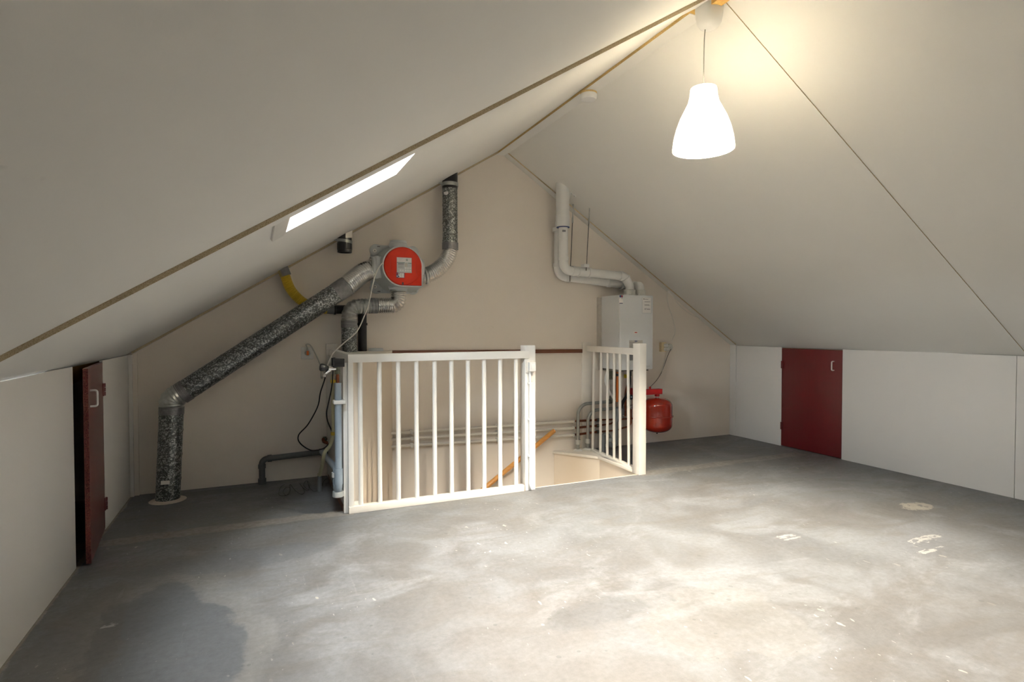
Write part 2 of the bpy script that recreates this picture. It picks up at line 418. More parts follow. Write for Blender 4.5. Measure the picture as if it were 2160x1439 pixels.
# cover battens: raw chipboard edges, painted face
tn = [0]
def trim(mb, face, edge, test):
    tn[0] += 1
    return struct(mb.build('trim_%d' % tn[0], face, mats=[edge], pick=lambda n, c: 1 if test(n) else 0))
BT, BW = .016, .10
ylike = lambda n: abs(n.y) > .5
trim(lslab(MB(), XL+.02, AX-.03, YS, YS+BW, BT, -BT), 'ceiling_paint', 'chip_edge', ylike)
trim(rslab(MB(), AX+.03, XR-.005, YS+.02, YS+BW-.02, .006, -.006), 'ceiling_paint', 'chip_edge', ylike)
trim(lslab(MB(), XL+.02, AX-.04, D-.055, D-.001, BT, -BT), 'ceiling_paint', 'chip_edge', ylike)
trim(rslab(MB(), AX+.05, XR-.005, D-.085, D-.001, .012, -.012), 'ceiling_paint', 'chip_edge', ylike)
rb = MB().box((AX-.035, YF+.01, AZ-.040), (AX+.055, 2.06, AZ-.022)).box((AX-.035, 2.27, AZ-.040), (AX+.055, D-.001, AZ-.022))
trim(rb, 'ceiling_paint', 'ochre_edge', lambda n: abs(n.x) > .5)
struct(MB().box((AX-.045, 2.05, AZ-.036), (AX+.085, 2.28, AZ-.024)).box((AX-.02, 2.06, AZ-.060), (AX+.035, 2.15, AZ-.036)).build('trim_13', 'raw_wood'))
# corner battens and the brown batten on the gable wall
struct(MB().box((XL+.001, D-.045, 0), (XL+.022, D-.001, ZL-.01)).build('trim_6', 'white_paint'))
struct(MB().box((XL+.022, D-.02, 0), (XL+.05, D-.001, ZL+.0)).build('trim_7', 'wall_paint'))
struct(MB().box((XR-.012, D-.085, 0), (XR-.001, D-.001, ZR+.004)).build('trim_8', 'knee_paint'))
a, b = V(821, 744, D-.01), V(1230, 740.5, D-.01)
struct(MB().bar(a, b, .018, .036).build('trim_9', 'brown_wood', bevel=.002))
# knee walls in panels
DL0, DL1 = 3.455, 4.055; DR0, DR1 = 3.478, 4.129
GAP = .012
def kneepanel(parent, x, y0, y1, sgn, zt):
    MB().box((x, y0, 0), (x+sgn*.018, y1, zt)).build('panel', 'knee_paint', parent, bevel=.0015)
wl = struct(empty('wall_left', (XL, D/2, 0)))
for y0, y1 in ((YF, .6), (.602, DL0), (DL1, D)): kneepanel(wl, XL, y0, y1, -1, ZL-GAP)
wr = struct(empty('wall_right', (XR, D/2, 0)))
for y0, y1 in ((YF, .62), (.623, 2.178), (2.181, DR0-.003), (DR1+.003, D)): kneepanel(wr, XR, y0, y1, 1, ZR-GAP)
# doors
def handle(parent, c, ax, nrm, L=.082, out=.03):
    c, ax, nrm = Vector(c), Vector(ax), Vector(nrm)
    pts = arc_path([c+ax*L/2, c+ax*L/2+nrm*out, c-ax*L/2+nrm*out, c-ax*L/2], .012, 6)
    return MB().sweep(pts, .0055, 12).build('handle', 'white_pvc', parent)
def hinge(parent, c, z, L=.075):
    mb = MB()
    for k in range(3): mb.lathe((c[0], c[1], z+k*L/3), (0, 0, 1), [(.0055, .001), (.0065, .003), (.0065, L/3-.003), (.0055, L/3-.001)], 12)
    mb.box((c[0]-.004, c[1]-.022, z), (c[0]+.0, c[1]+.004, z+L))
    return mb.build('hinge', 'door_red', parent)
d1 = struct(empty('door_1', (XL, DL1, 0)))
ang = math.radians(6.0); wd_ = DL1-DL0-.006
ux = Vector((math.sin(ang), -math.cos(ang), 0)); nx = Vector((math.cos(ang), math.sin(ang), 0)); hg = Vector((XL-.001, DL1-.003, .012))
TD = .022
leaf = MB().prism([hg, hg+ux*wd_, hg+ux*wd_-nx*TD, hg-nx*TD], (0, 0, ZL-.035))
leaf.build('leaf', 'door_red', d1, mats=['red_chip'], pick=lambda n, c: 1 if n.dot(ux) > .7 else 0)
handle(d1, hg+ux*(wd_-.06)+Vector((0, 0, .83)), (0, 0, 1), nx)
for z in (.80, .12): hinge(d1, (XL+.006, DL1), z)
d2 = struct(empty('door_2', (XR, DR1, 0)))
MB().box((XR, DR0, .008), (XR+.02, DR1, ZR-.022)).build('leaf', 'door_red', d2, bevel=.0015)
handle(d2, (XR, VX(1759, 772, XR).y, VX(1759, 772, XR).z), (0, 0, 1), (-1, 0, 0))
for z in (.79, .17): hinge(d2, (XR-.004, DR1), z)
# skylight: reveal, sill board, frame and pane
def roof_window(name, fn, zf, x0, x1, y0, y1):
    w = struct(empty(name, (x0, (y0+y1)/2, zf(x0)))); rv = MB(); e = .0015; t = .010
    fn(rv, x0+e, x0+t, y0+e, y1-e, .13, -.001); fn(rv, x1-t, x1-e, y0+e, y1-e, .13, -.001)
    fn(rv, x0+t, x1-t, y0+e, y0+t, .13, -.001); fn(rv, x0+t, x1-t, y1-t, y1-e, .13, -.001)
    rv.build('reveal', 'white_paint', w)
    g = MB(); f = .035
    fn(g, x0, x0+f, y0, y1, .03, .131); fn(g, x1-f, x1, y0, y1, .03, .131); fn(g, x0+f, x1-f, y0, y0+f, .03, .131); fn(g, x0+f, x1-f, y1-f, y1, .03, .131)
    g.build('window_frame', 'white_paint', w)
    fn(MB(), x0+f, x1-f, y0+f, y1-f, .004, .145).build('pane', 'glass', w)
    return w
w1 = roof_window('window_1', lslab, zl, SKX0, SKX1, SKY0, SKY1)
lslab(MB(), SKX0-.052, SKX0-.004, SKY0-.01, SKY1-.02, .012, -.012).build('sill_board', 'white_paint', w1, bevel=.002)

# ------------------------------------------------------------------ stairwell
def vwall(nm, a, b, z0=-2.7, z1=0, t=.015):
    a, b = Vector((a[0], a[1], 0)), Vector((b[0], b[1], 0)); n = Vector((b.y-a.y, a.x-b.x, 0)).normalized()*-t
    struct(MB().prism([(a.x, a.y, z0), (b.x, b.y, z0), (b.x+n.x, b.y+n.y, z0), (a.x+n.x, a.y+n.y, z0)], (0, 0, z1-z0)).build(nm, 'stair_paint'))
vwall('wall_stair_front', HOLE[0], HOLE[1], z1=-.002); vwall('wall_stair_corner', HOLE[1], HOLE[2]); vwall('wall_stair_right', HOLE[2], HOLE[3])
vwall('wall_stair_ledge', HOLE[3], HOLE[4]); vwall('wall_stair_left', HOLE[5], HOLE[0])
struct(MB().box((.4, 3.6, -2.8), (3.05, D, -2.7)).build('floor_lower', 'stair_paint'))
# nosing round the right end of the opening, painted ledge
lg = MB(); lg.prism([(2.60, D-.001, .001), (2.872, 4.43, .001), (2.93, 4.43, .001), (2.97, D-.001, .001)], (0, 0, .012))
struct(lg.build('trim_10', 'cream_paint'))
ns = MB(); a, b, c2 = Vector((2.585, D-.004, .006)), Vector((2.855, 4.428, .006)), Vector((2.848, 3.87, .006))
ns.bar(a, b, .03, .024); ns.bar(b, c2, .03, .024)
struct(ns.build('trim_11', 'cream_paint', bevel=.003))
struct(MB().box((1.85, 3.772, -.05), (2.83, 3.79, -.004)).build('trim_12', 'cream_paint'))
# staircase: winders and straight treads below
stc = empty('staircase', (1.85, 4.2, -2.7), 'cream painted winder staircase going down along the gable wall', 'staircase')
pv = (1.86, 3.83); X1, Y1 = 2.82, D-.02
def edge(t):
    c, s = math.cos(t), math.sin(t)
    k = min((X1-pv[0])/c if c > 1e-6 else 9, (Y1-pv[1])/s if s > 1e-6 else 9); return (pv[0]+c*k, pv[1]+s*k)
for i in range(3):
    t0, t1 = i*PI/6, (i+1)*PI/6; poly = [pv, edge(t0)]
    tcn = math.atan2(Y1-pv[1], X1-pv[0])
    if t0 < tcn < t1: poly.append((X1, Y1))
    poly.append(edge(t1)); z = -.215*(i+1)
    if i == 1: poly = [pv, edge(t0), (2.80, 4.40), (2.55, Y1), edge(t1)]
    MB().prism([(x, y, z-.035) for x, y in poly], (0, 0, .035)).build('tread', 'cream_paint', stc)
for i in range(3):
    x1 = 1.86-.2*i; z = -.215*(4+i)
    MB().box((x1-.23, 3.83, z-.035), (x1, Y1, z)).build('tread', 'cream_paint', stc)
MB().bar((2.5, 4.78, -.80), (1.15, 4.78, -1.75), .02, .2).build('stringer', 'cream_paint', stc)
MB().bar((1.86, 3.828, -.75), (1.2, 3.828, -1.45), .02, .2).build('stringer', 'cream_paint', stc)
# wooden handrail on the gable wall
yh = D-.088
h0, h1 = V(1170, 908, yh), V(1015, 1036, yh); dh = (h0-h1).normalized(); h2 = h1-dh*.75
hr = empty('handrail', h2, 'round varnished orange-brown wooden handrail sloping along the stairwell wall', 'handrail')
MB().sweep([h2, h2+dh*.002]+[h0-dh*.006, h0-dh*.002, h0], [.019, .022, .022, .019, .012], 20).build('rail', 'handrail_wood', hr)
for t in (.18, .75):
    q = h2.lerp(h0, t); tube('bracket', arc_path([q-Vector((0, 0, .015)), q-Vector((0, 0, .045)), q+Vector((0, .088, -.045))], .02, 6), .006, 'steel', hr, 10)

# ------------------------------------------------------------------ front railing
YR = 3.775
rl = empty('front_railing', (.55, YR, 0), 'white painted wooden railing with round balusters in front of the stairwell', 'railing')
XA, XB = .522, 1.815
MB().box((XA, YR-.03, .978), (XB, YR+.025, 1.032)).build('top_rail', 'white_paint', rl, bevel=.003)
MB().box((XA, YR-.03, 0), (1.775, YR+.02, .045)).build('bottom_rail', 'cream_paint', rl, bevel=.003)
MB().box((1.7752, YR-.029, .002), (1.777, YR+.019, .043)).build('rail_end', 'bare_wood', rl)
MB().box((XA, YR-.02, .044), (XA+.034, YR+.02, .979)).build('corner_stile', 'white_paint', rl, bevel=.003)
for px in (760.5, 801, 840.3, 879, 917, 952.5, 987.5, 1021.3, 1055, 1088.5):
    x = V(px, 900, YR).x; jit = random.uniform(-.002, .002)
    MB().sweep([(x, YR, .04), (x+jit*.5, YR, .3), (x+jit, YR+jit, .65), (x, YR, .985)], .0155, 16).build('baluster', 'white_paint', rl)
MB().box((1.783, YR-.02, 0), (1.868, YR+.062, 1.072)).build('post', 'white_paint', rl, bevel=.003)
MB().box((XA, YR+.025, .978), (XA+.05, D-.029, 1.030)).build('side_rail', 'white_paint', rl, bevel=.003)
MB().box((XA+.03, YR-.001, .042), (XA+.085, YR+.012, .07)).build('corner_block', 'cream_paint', rl, bevel=.004)
# right railing
rr_ = empty('side_railing', (2.88, 4.3, 0), 'cream painted short railing with thin round balusters beside the boiler', 'railing')
pA, pB = Vector((2.85, 3.86, 0)), Vector((2.955, 4.775, 0))
MB().box((2.818, 3.772, 0), (2.886, 3.862, V(1350, 725, 3.78).z)).build('post', 'post_cream', rr_, bevel=.003)
zt = 1.0
pb0 = V(1231, 722, D-.04); pb1 = V(1246, 722, D-.04)
MB().box((pb0.x, D-.020, 0.01), (pb1.x+.02, D-.001, pb0.z)).build('wall_post', 'post_cream', rr_, bevel=.003)
t0 = Vector((2.85, 3.86, V(1337, 742, 3.86).z)); t1 = Vector((2.962, D-.019, V(1238, 735.5, D-.03).z))
MB().bar(t0, t1, .04, .055).build('top_rail', 'post_cream', rr_, bevel=.003)
MB().bar(Vector((2.868, 3.86, .022)), Vector((2.938, 4.665, .022)), .05, .022).build('bottom_rail', 'post_cream', rr_, bevel=.002)
for i, (px, py) in enumerate(((1249.5, 948), (1265, 955), (1281.5, 961), (1298, 967), (1316, 972), (1333, 980))):
    b = VZ(px, py, .030); f = (b.y-t0.y)/(t1.y-t0.y); x = 2.868+.077*f; q = t0.lerp(t1, f)
    # keep the column in line with the photo direction
    MB().sweep([(x, b.y, .03), (q.x, b.y, q.z)], .0125, 14).build('baluster', 'post_cream', rr_)

# ------------------------------------------------------------------ boxed shaft left of the stairs
sb = empty('pipe_shaft', (.6, 4.4, 0), 'cream boxed pipe shaft with flat lid at the left end of the stairwell', 'boxing')
MB().box((.50, YR+.03, 0), (.52, D-.001, .978)).build('side_panel', 'white_paint', sb, bevel=.0015)
MB().box((.494, YR+.0, 0), (.5215, YR+.03, .978)).build('edge_strip', 'white_paint', sb, bevel=.002)
MB().box((.498, D-.03, 0), (.585, D-.001, 1.072)).build('wall_post', 'post_cream', sb, bevel=.002)
MB().prism([(.556, YR+.018, -.02), (.592, YR+.018, -.02), (1.034, D-.001, -.02), (1.01, D-.001, -.02)], (0, 0, 1.01)).build('stair_panel', 'stair_paint', sb)
MB().prism([(.572, YR+.03, .99), (.60, YR+.03, .99), (1.04, D-.001, .99), (.572, D-.001, .99)], (0, 0, .022)).build('lid', 'cream_paint', sb, bevel=.002)
MB().box((.40+.094, YR+.04, .0), (.4995, 4.70, .035)).build('plinth', 'brown_wood', sb)
q = V(793, 740, D-.09)
MB().lathe((q.x, D-.09, 1.011), (0, 0, 1), [(.06, 0), (.06, .018), (.055, .024), (0, .024)], 28).build('round_cap', 'unit_light', sb)
# three painted heating pipes on the gable wall going into the shaft
BZ0_ = V(1340, 779.5, 4.456).z
for k, (pyl, pyr, lab) in enumerate(((915, 888.5, 'uppermost'), (928, 903, 'middle'), (943, 917.5, 'lowest'))):
    yp = D-.036
    a, b = V(817, pyl, yp), V(1212, pyr, yp); a.x -= .03
    hp = empty('heating_pipe', a, '%s of three parallel heating pipes, white along the stairwell wall then copper' % lab, 'pipe', 'heating pipes on the gable wall')
    tube('painted_pipe', [a, b], .0125, 'cream_paint', hp)
    e = V(1262, (886, 898, 911)[k], yp)
    tube('copper_pipe', [b, e], .0105, 'copper', hp)
    tube('coupling', [e-Vector((.02, 0, 0)), e+Vector((.035, 0, 0))], .016, 'dark_steel', hp)
    if k == 0: pts = [e, V(1318, 884, yp), V(1345, 882, yp)]
    elif k == 1: pts = arc_path([e, V(1289, 894, yp), V(1298, 886, D-.018), Vector((V(1298, 886, D-.018).x, D-.018, BZ0_-.018))], .04, 6)
    else: pts = arc_path([e, V(1300, 908, yp), V(1314, 903, yp), V(1326, 900, yp-.03), V(1331, 893, yp-.036), V(1331, 863, yp-.036)], .03, 6)
    tube('copper_pipe', pts, .0085, 'copper', hp)
    for px in (868, 1039):
        t = (px-817)/(1212-817); q = a.lerp(b, t)
        MB().box((q.x-.012, yp-.016, q.z-.017), (q.x+.012, D-.001, q.z+.017)).build('clip', 'ivory_pvc', hp, bevel=.003)
    MB().lathe(b-Vector((.012, 0, 0)), (1, 0, 0), [(.0, 0), (.0205, 0), (.0205, .006), (0, .006)], 16).build('collar', 'ivory_pvc', hp)

# ------------------------------------------------------------------ pendant lamp and smoke detector
LY = 2.205
zb_ = AZ-.040
pl = empty('pendant_lamp', (AX, LY, 2.08), 'white bell-shaped pendant lamp glowing warm, hanging from the ridge', 'lamp')
MB().lathe((AX+.018, LY-.015, zb_+.012), (0, 0, -1), [(.066, 0), (.067, .02), (.064, .055), (.058, .085), (.046, .104), (.026, .115), (0, .118)], 36).build('canopy', 'white_pvc', pl)
lx = VX(1486, 120, AX)
tube('cord', curve([(AX+.004, LY-.004, zb_-.10), (AX+.001, LY, 2.6), (AX, LY, 2.375)], 6), .0028, 'cable_grey', pl, 8)
prof = [(.062, 2.405), (.064, 2.395), (.066, 2.365), (.074, 2.325), (.092, 2.285), (.112, 2.24), (.130, 2.185), (.142, 2.13), (.148, 2.08), (.149, 2.065)]
prof = [(r, 2.232+(z-2.232)*.89) for r, z in prof]; ZT = prof[0][1]
pr_ = [(0.012, ZT)]+prof; inn = [(r-.0025, z) for r, z in prof[::-1]]+[(.012, ZT-.0025)]
MB().lathe((AX, LY, 0), (0, 0, 1), [(r, z) for r, z in pr_+inn]+[pr_[0]], 48).build('shade', 'lamp_shade', pl)
MB().lathe((AX, LY, 2.38), (0, 0, -1), [(.012, -.01), (.022, .01), (.022, .07), (.018, .085), (0, .086)], 20).build('socket', 'white_pvc', pl)
MB().lathe((AX, LY, 2.335), (0, 0, -1), [(.016, 0), (.02, .02), (.036, .055), (.042, .085), (.036, .115), (.018, .135), (0, .14)], 24).build('bulb', 'bulb_glow', pl)
q = VX(1241, 190, AX+.01)
sd = empty('smoke_detector', (AX+.012, q.y, zb_), 'round white smoke detector under the ridge batten near the gable wall', 'smoke detector')
MB().lathe((AX+.012, q.y, zb_+.001), (0, 0, -1), [(.056, 0), (.056, .012), (0, .012)], 32).build('adhesive_base', 'ochre_edge', sd)
MB().lathe((AX+.012, q.y, zb_-.011), (0, 0, -1), [(.055, 0), (.057, .004), (.055, .028), (.049, .036), (.03, .040), (.012, .041), (0, .041)], 32).build('housing', 'white_pvc', sd)

# ------------------------------------------------------------------ ventilation unit
UX, UZ, UY = 1.058, 1.694, D-.31
vu = empty('ventilation_unit', (UX, D, UZ-.2), 'grey box ventilation unit with round red cover on the gable wall', 'ventilation unit')
wp = MB()
for sx in (-1, 1):
    for sz in (-1, 1):
        c0 = Vector((UX+sx*.155, D-.001, UZ+sz*.155))
        wp.lathe(c0, (0, -1, 0), [(.052, 0), (.052, .014), (.046, .018), (0, .018)], 24)
for a_, b_ in (((-.20, -.16), (.20, .16)), ((-.16, -.2), (.16, .2))):
    wp.box((UX+a_[0], D-.012, UZ+a_[1]), (UX+b_[0], D-.001, UZ+b_[1]))
wp = wp.build('wall_plate', 'unit_light', vu)
for sx in (-1, 1):
    for sz in (-1, 1):
        c0 = Vector((UX+sx*.168, D-.018, UZ+sz*.150))
        MB().lathe(c0, (0, -1, 0), [(.016, 0), (.016, .005), (.012, .008), (0, .008)], 18).build('screw', 'screw', wp)
        MB().lathe(c0-Vector((0, .008, 0)), (0, -1, 0), [(.004, 0), (.004, .001), (0, .001)], 10).build('screw_slot', 'ink', wp)
        MB().box((UX+sx*.135-.012, D-.020, UZ+sz*.187-.004), (UX+sx*.135+.012, D-.0175, UZ+sz*.187+.004)).build('slot', 'ink_grey', wp)
def snail(r, n=48):
    """round outline with the lower right corner squared off"""
    pts = []
    for k in range(n+1):
        t = 2*PI*k/n*.75  # from 0 counterclockwise to 270 degrees
        pts.append((UX+r*math.cos(t), UZ+r*math.sin(t)))
    pts.append((UX+r, UZ-r)); return pts
hs = MB()
secs = [(.190, D-.012), (.176, D-.06), (.168, D-.15), (.163, UY+.03), (.163, UY+.012)]
for (ra, ya), (rb2, yb) in zip(secs, secs[1:]):
    A, B = snail(ra), snail(rb2); n = len(A)
    hs.add([(x, ya, z) for x, z in A]+[(x, yb, z) for x, z in B], [(i, (i+1) % n, (i+1) % n+n, i+n) for i in range(n)])
B = snail(.163); hs.add([(x, UY+.012, z) for x, z in B], [tuple(range(len(B)))])
hs.build('housing', 'unit_grey', vu, ang=50)
A, B = snail(.163), snail(.153); rimv = MB(); n = len(A)
rimv.add([(x, UY+.012, z) for x, z in A]+[(x, UY, z) for x, z in A]+[(x, UY, z) for x, z in B]+[(x, UY+.012, z) for x, z in B],
         [(i+k*n, (i+1) % n+k*n, (i+1) % n+((k+1) % 4)*n, i+((k+1) % 4)*n) for k in range(4) for i in range(n)])
rimv.build('rim', 'unit_light', vu)
MB().prism([(x, UY+.010, z) for x, z in snail(.1515)], (0, -.012, 0)).build('corner_cover', 'unit_red', vu, bevel=.002)
cv = MB().lathe((UX, UY-.001, UZ), (0, -1, 0), [(.1515, 0), (.151, .006), (.146, .010), (0, .011)], 64).build('round_cover', 'unit_red', vu, ang=20)
for sx in (-1, 1):   # pressed arcs left and right
    pts = [(UX+sx*(.160-.060*math.cos(t)), UY-.0112, UZ+.115*math.sin(t)) for t in [(-1+2*k/14)*.8 for k in range(15)]]
    tube('pressed_line', pts, .0012, 'bracket_red', cv, 6)
MB().box((UX-.010, UY-.013, UZ-.150), (UX+.002, UY-.0105, UZ-.128)).build('slot', 'ink', cv)
MB().box((UX-.052, UY-.0125, UZ-.053), (UX+.068, UY-.0105, UZ+.068)).build('type_label', 'label_grey', cv)
lb = lambda x0, z0, x1, z1, m_, nm='print', d=.0131: MB().box((UX+x0, UY-d, UZ+z0), (UX+x1, UY-.0124, UZ+z1)).build(nm, m_, cv)
lb(-.049, .030, .066, .066, 'paper'); lb(-.050, .0245, .012, .028, 'ink_green'); lb(.040, .0235, .066, .0265, 'ink_green')
lb(-.042, .015, .006, .019, 'ink'); lb(.012, -.006, .034, .024, 'label_beige')
for k, z in enumerate((.058, .052, .046, .040)): lb(-.040, z, .0-.008*k, z+.0018, 'ink_grey')
for z in (.050, .056, .044): lb(.022, z-.0022, .036, z+.0022, 'ink_green')
for z in (.008, .002, -.004, -.010, -.016): lb(-.042, z, .004, z+.0015, 'ink_grey')
for i in range(3):
    for j in range(2): lb(.012+i*.019, -.022-j*.020, .026+i*.019, -.009-j*.020, 'paper')
for i in range(2): lb(-.028+i*.019, -.042, -.016+i*.019, -.029, 'paper')
lb(-.056, -.094, .010, -.054, 'ink_blue', 'sticker', .0133); lb(-.040, -.092, .006, -.056, 'paper', d=.0139)
lb(-.054, -.068, -.044, -.060, 'ink_red', d=.0139); lb(-.053, -.088, -.046, -.076, 'paper', d=.0139); lb(-.036, -.066, -.030, -.060, 'ink_green', d=.0145)
lb(-.041, -.088, -.032, -.080, 'ink_blue', d=.0145); lb(-.016, -.086, -.0145, -.062, 'ink_grey', d=.0145)
YU = D-.15
for nm, d_, r_, L in (('left', (-1, 0, 0), .083, .215), ('right', (1, 0, 0), .083, .20), ('top', (0, 0, 1), .066, .222), ('bottom', (0, 0, -1), .072, .19)):
    a = Vector(d_)
    MB().lathe(Vector((UX, YU, UZ))+a*.12, a, [(r_-.004, 0), (r_+.004, 0), (r_+.004, L-.172), (r_+.009, L-.170), (r_+.009, L-.145), (r_+.001, L-.138), (r_, L-.12), (r_-.003, L-.12), (r_-.003, .02), (0, .02)], 32).build('spigot', 'unit_light', vu)

# ------------------------------------------------------------------ ducts
RG = .0755
def galv(parent, a, b, r=RG, pitch=.17, name='spiral_pipe'):
    a, b = Vector(a), Vector(b)
    o = MB().sweep([a, b], r, 40).build(name, 'galvanized', parent)
    t = (b-a).normalized(); n = t.orthogonal().normalized(); c = t.cross(n); L = (b-a).length; N = max(8, int(L/pitch*28))
    pts = [a+t*(L*k/N)+(n*math.cos(2*PI*L*k/N/pitch)+c*math.sin(2*PI*L*k/N/pitch))*(r+.0005) for k in range(N+1)]
    MB().sweep(pts, .0022, 5).build('spiral_seam', 'dark_steel', o)
    return o
# left: from the floor, up and diagonally to the unit
yd = 4.575
d0 = V(354, 1051, yd); d0.z = -.0; d1_ = V(362, 862, yd); d2_ = V(382, 830, yd); d3 = V(722, 610, yd)
gd = empty('floor_duct', d0, 'long galvanized spiral duct rising from the floor and slanting to the ventilation unit', 'duct')
galv(gd, d0, d1_)
ring('tape', d1_.lerp(d0, .02), d1_-d0, RG, .05, 'tape_grey', gd, .003)
dd = (d3-d2_).normalized()
corr(MB(), arc_path([d1_+(d1_-d0).normalized()*.0, V(361, 842, yd), d2_+dd*.03], .10, 10), RG, .0032, .022, 32).build('elbow', 'alu_dull', gd)
galv(gd, d2_, d3)
MB().sweep([d2_-dd*.005, d2_+dd*.045], RG+.003, 32).build('tape', 'tape_grey', gd)
MB().sweep([d3-dd*.06, d3-dd*.02, d3+dd*.045], [RG+.002, RG+.004, RG+.003], 32).build('tape', 'tape_grey', gd)
spL = Vector((UX-.218, YU, UZ))
spq = V(790, 569, YU)
corr(MB(), curve([d3+dd*.02, V(744, 593, 4.60), V(764, 577, 4.635), V(779, 570, YU), spL+Vector((.03, 0, 0))], 14), RG+.001, .0042, .017, 32).build('flexible_hose', 'alu', gd)
ring('hose_clamp', spL+Vector((-.004, 0, 0)), (1, 0, 0), RG+.004, .012, 'steel', gd, .004)
MB().lathe((d0.x, d0.y, .0005), (0, 0, 1), [(.0, 0), (.115, 0), (.09, .008), (.07, .012), (0, .012)], 28).build('mortar_ring', 'concrete_patch', gd)
MB().box((d0.x-.03, d0.y-RG-.002, .13), (d0.x+.022, d0.y-RG+.012, .155)).build('paint_patch', 'white_paint', gd)
# right: flexible hose, spiral pipe, black roof pipe
yu = 4.66
rd = empty('roof_duct', V(950, 520, yu), 'galvanized vertical duct with silver hose from the unit to the roof', 'duct')
e0, e1 = V(949.5, 521, yu), V(951, 394, yu); e1.x = e0.x
galv(rd, e0, e1, .064, .15)
spR = Vector((UX+.19, YU, UZ-.06))
spR = V(893, 581, YU)
corr(MB(), curve([V(885, 583, YU), V(905, 579, YU), V(926, 566, yu), V(943, 546, yu), e0+Vector((0, 0, -.02)), e0+Vector((0, 0, .02))], 14), .065, .004, .018, 32).build('flexible_hose', 'alu', rd)
MB().sweep([e0-Vector((0, 0, .025)), e0+Vector((0, 0, .035))], .0695, 32).build('tape', 'tape_grey', rd)
ring('hose_clamp', V(897, 582, YU), (1, 0, .25), .068, .012, 'steel', rd, .004)
MB().sweep([e1-Vector((0, 0, .02)), Vector((e1.x, yu, zl(e1.x)+.06))], .066, 32).build('roof_pipe', 'black_plastic', rd)
ring('pipe_clamp', e1+Vector((0, 0, .015)), (0, 0, 1), .067, .03, 'steel', rd, .004)
MB().bar(e1+Vector((-.068, 0, .015)), e1+Vector((-.11, .0, .03)), .02, .012).build('clamp_ear', 'steel', rd)
q = V(941, 408, yu-.066)
MB().prism([q+Vector(v) for v in ((-.018, .012, .012), (.012, -.001, .018), (.022, -.001, .004), (.004, -.001, -.016), (-.016, .010, -.008))], (0, -.001, 0)).build('tape_patch', 'paper', rd)
# bottom: hose curling left, metal elbow, pipe into the shaft
sd_ = empty('shaft_duct', V(736, 740, 4.62), 'silver hose curling from under the unit into a galvanized pipe on the boxed shaft', 'duct')
yb_ = 4.63
g0 = V(737, 742, yb_); g0.z = 1.0; g1 = V(738, 683, yb_); g1.x = g0.x
RS = .060
galv(sd_, g0, g1, RS, .2)
MB().sweep([g1-Vector((0, 0, .03)), g1+Vector((0, 0, .025))], RS+.003, 32).build('tape', 'tape_grey', sd_)
tj = V(787, 645, yb_+.01)
corr(MB(), arc_path([g1, V(738, 648, yb_), tj], .125, 16), RS, .0035, .026, 32).build('elbow', 'alu_dull', sd_)
MB().sweep([tj-Vector((.035, 0, 0)), tj+Vector((.03, 0, 0))], RS+.003, 32).build('tape', 'tape_grey', sd_)
spB = Vector((UX-.005, YU, UZ-.20))
corr(MB(), arc_path([tj, V(842, 645, YU-.01), spB+Vector((0, 0, .03))], .13, 20), RS+.001, .004, .017, 32).build('flexible_hose', 'alu', sd_)
ring('hose_clamp', spB+Vector((0, 0, .012)), (0, 0, 1), RS+.006, .012, 'steel', sd_, .004)
# yellow hose, reducer, black elbow pipe down behind the duct
yy = 4.735
yh0 = V(597, 566, yy)
yw = empty('yellow_hose', V(763, 738, yy), 'yellow corrugated drain hose from the roof joined to a black elbow pipe', 'hose')
pts = curve([V(588, 548, yy), V(600, 578, yy), V(614, 612, yy), V(640, 638, yy), V(672, 650, yy), V(690, 653, yy)], 14)
corr(MB(), pts, .037, .0022, .0105, 24).build('yellow_hose_length', 'yellow_hose', yw)
MB().sweep(curve([V(590, 552, yy), V(596, 565, yy), V(603, 582, yy)], 6), .041, 24).build('tape', 'tape_grey', yw)
MB().sweep([V(684, 652, yy), V(700, 653, yy), V(708, 653, yy)], [.036, .036, .041], 24).build('reducer', 'grey_pvc', yw)
MB().sweep(arc_path([V(703, 653, yy), V(764, 653, yy), Vector((V(764, 653, yy).x, yy, 1.0))], .05, 10), .035, 24).build('elbow_pipe', 'black_plastic', yw)
ring('sleeve', V(706, 653, yy), (1, 0, 0), .036, .012, 'black_rubber', yw, .006)
ring('sleeve', V(764, 684, yy), (0, 0, 1), .036, .02, 'black_rubber', yw, .006)
# black stub through the roof
yk = 4.67
k0 = V(727, 533, yk)
bs = empty('roof_stub', k0, 'short open black pipe stub with metal clamp under the left roof slope', 'pipe')
kr = .0545
kt = Vector((k0.x, yk, zl(k0.x)+.08))
MB().lathe(k0, (0, 0, 1), [(kr+.001, 0), (kr+.001, (kt-k0).z), (kr-.005, (kt-k0).z), (kr-.005, 0), (kr+.001, 0)], 32).build('pipe', 'black_plastic', bs)
MB().lathe(k0, (0, 0, 1), [(kr+.001, .02), (kr+.0035, .022), (kr+.0035, .07), (kr+.001, .072)], 32).build('socket_collar', 'black_plastic', bs)
ring('pipe_clamp', k0+Vector((0, 0, .088)), (.12, 0, 1), kr+.001, .022, 'steel', bs, .004)
MB().bar(k0+Vector((-kr, 0, .095)), k0+Vector((-kr-.05, 0, .105)), .02, .016).build('clamp_ear', 'steel', bs)
MB().prism([(k0.x+.0, yk-.0575, zl(k0.x)-.035), (k0.x+.052, yk-.045, zl(k0.x)-.03), (k0.x+.055, yk-.045, zl(k0.x)+.03), (k0.x, yk-.0575, zl(k0.x))], (0, -.002, 0)).build('paint_patch', 'cream_paint', bs)

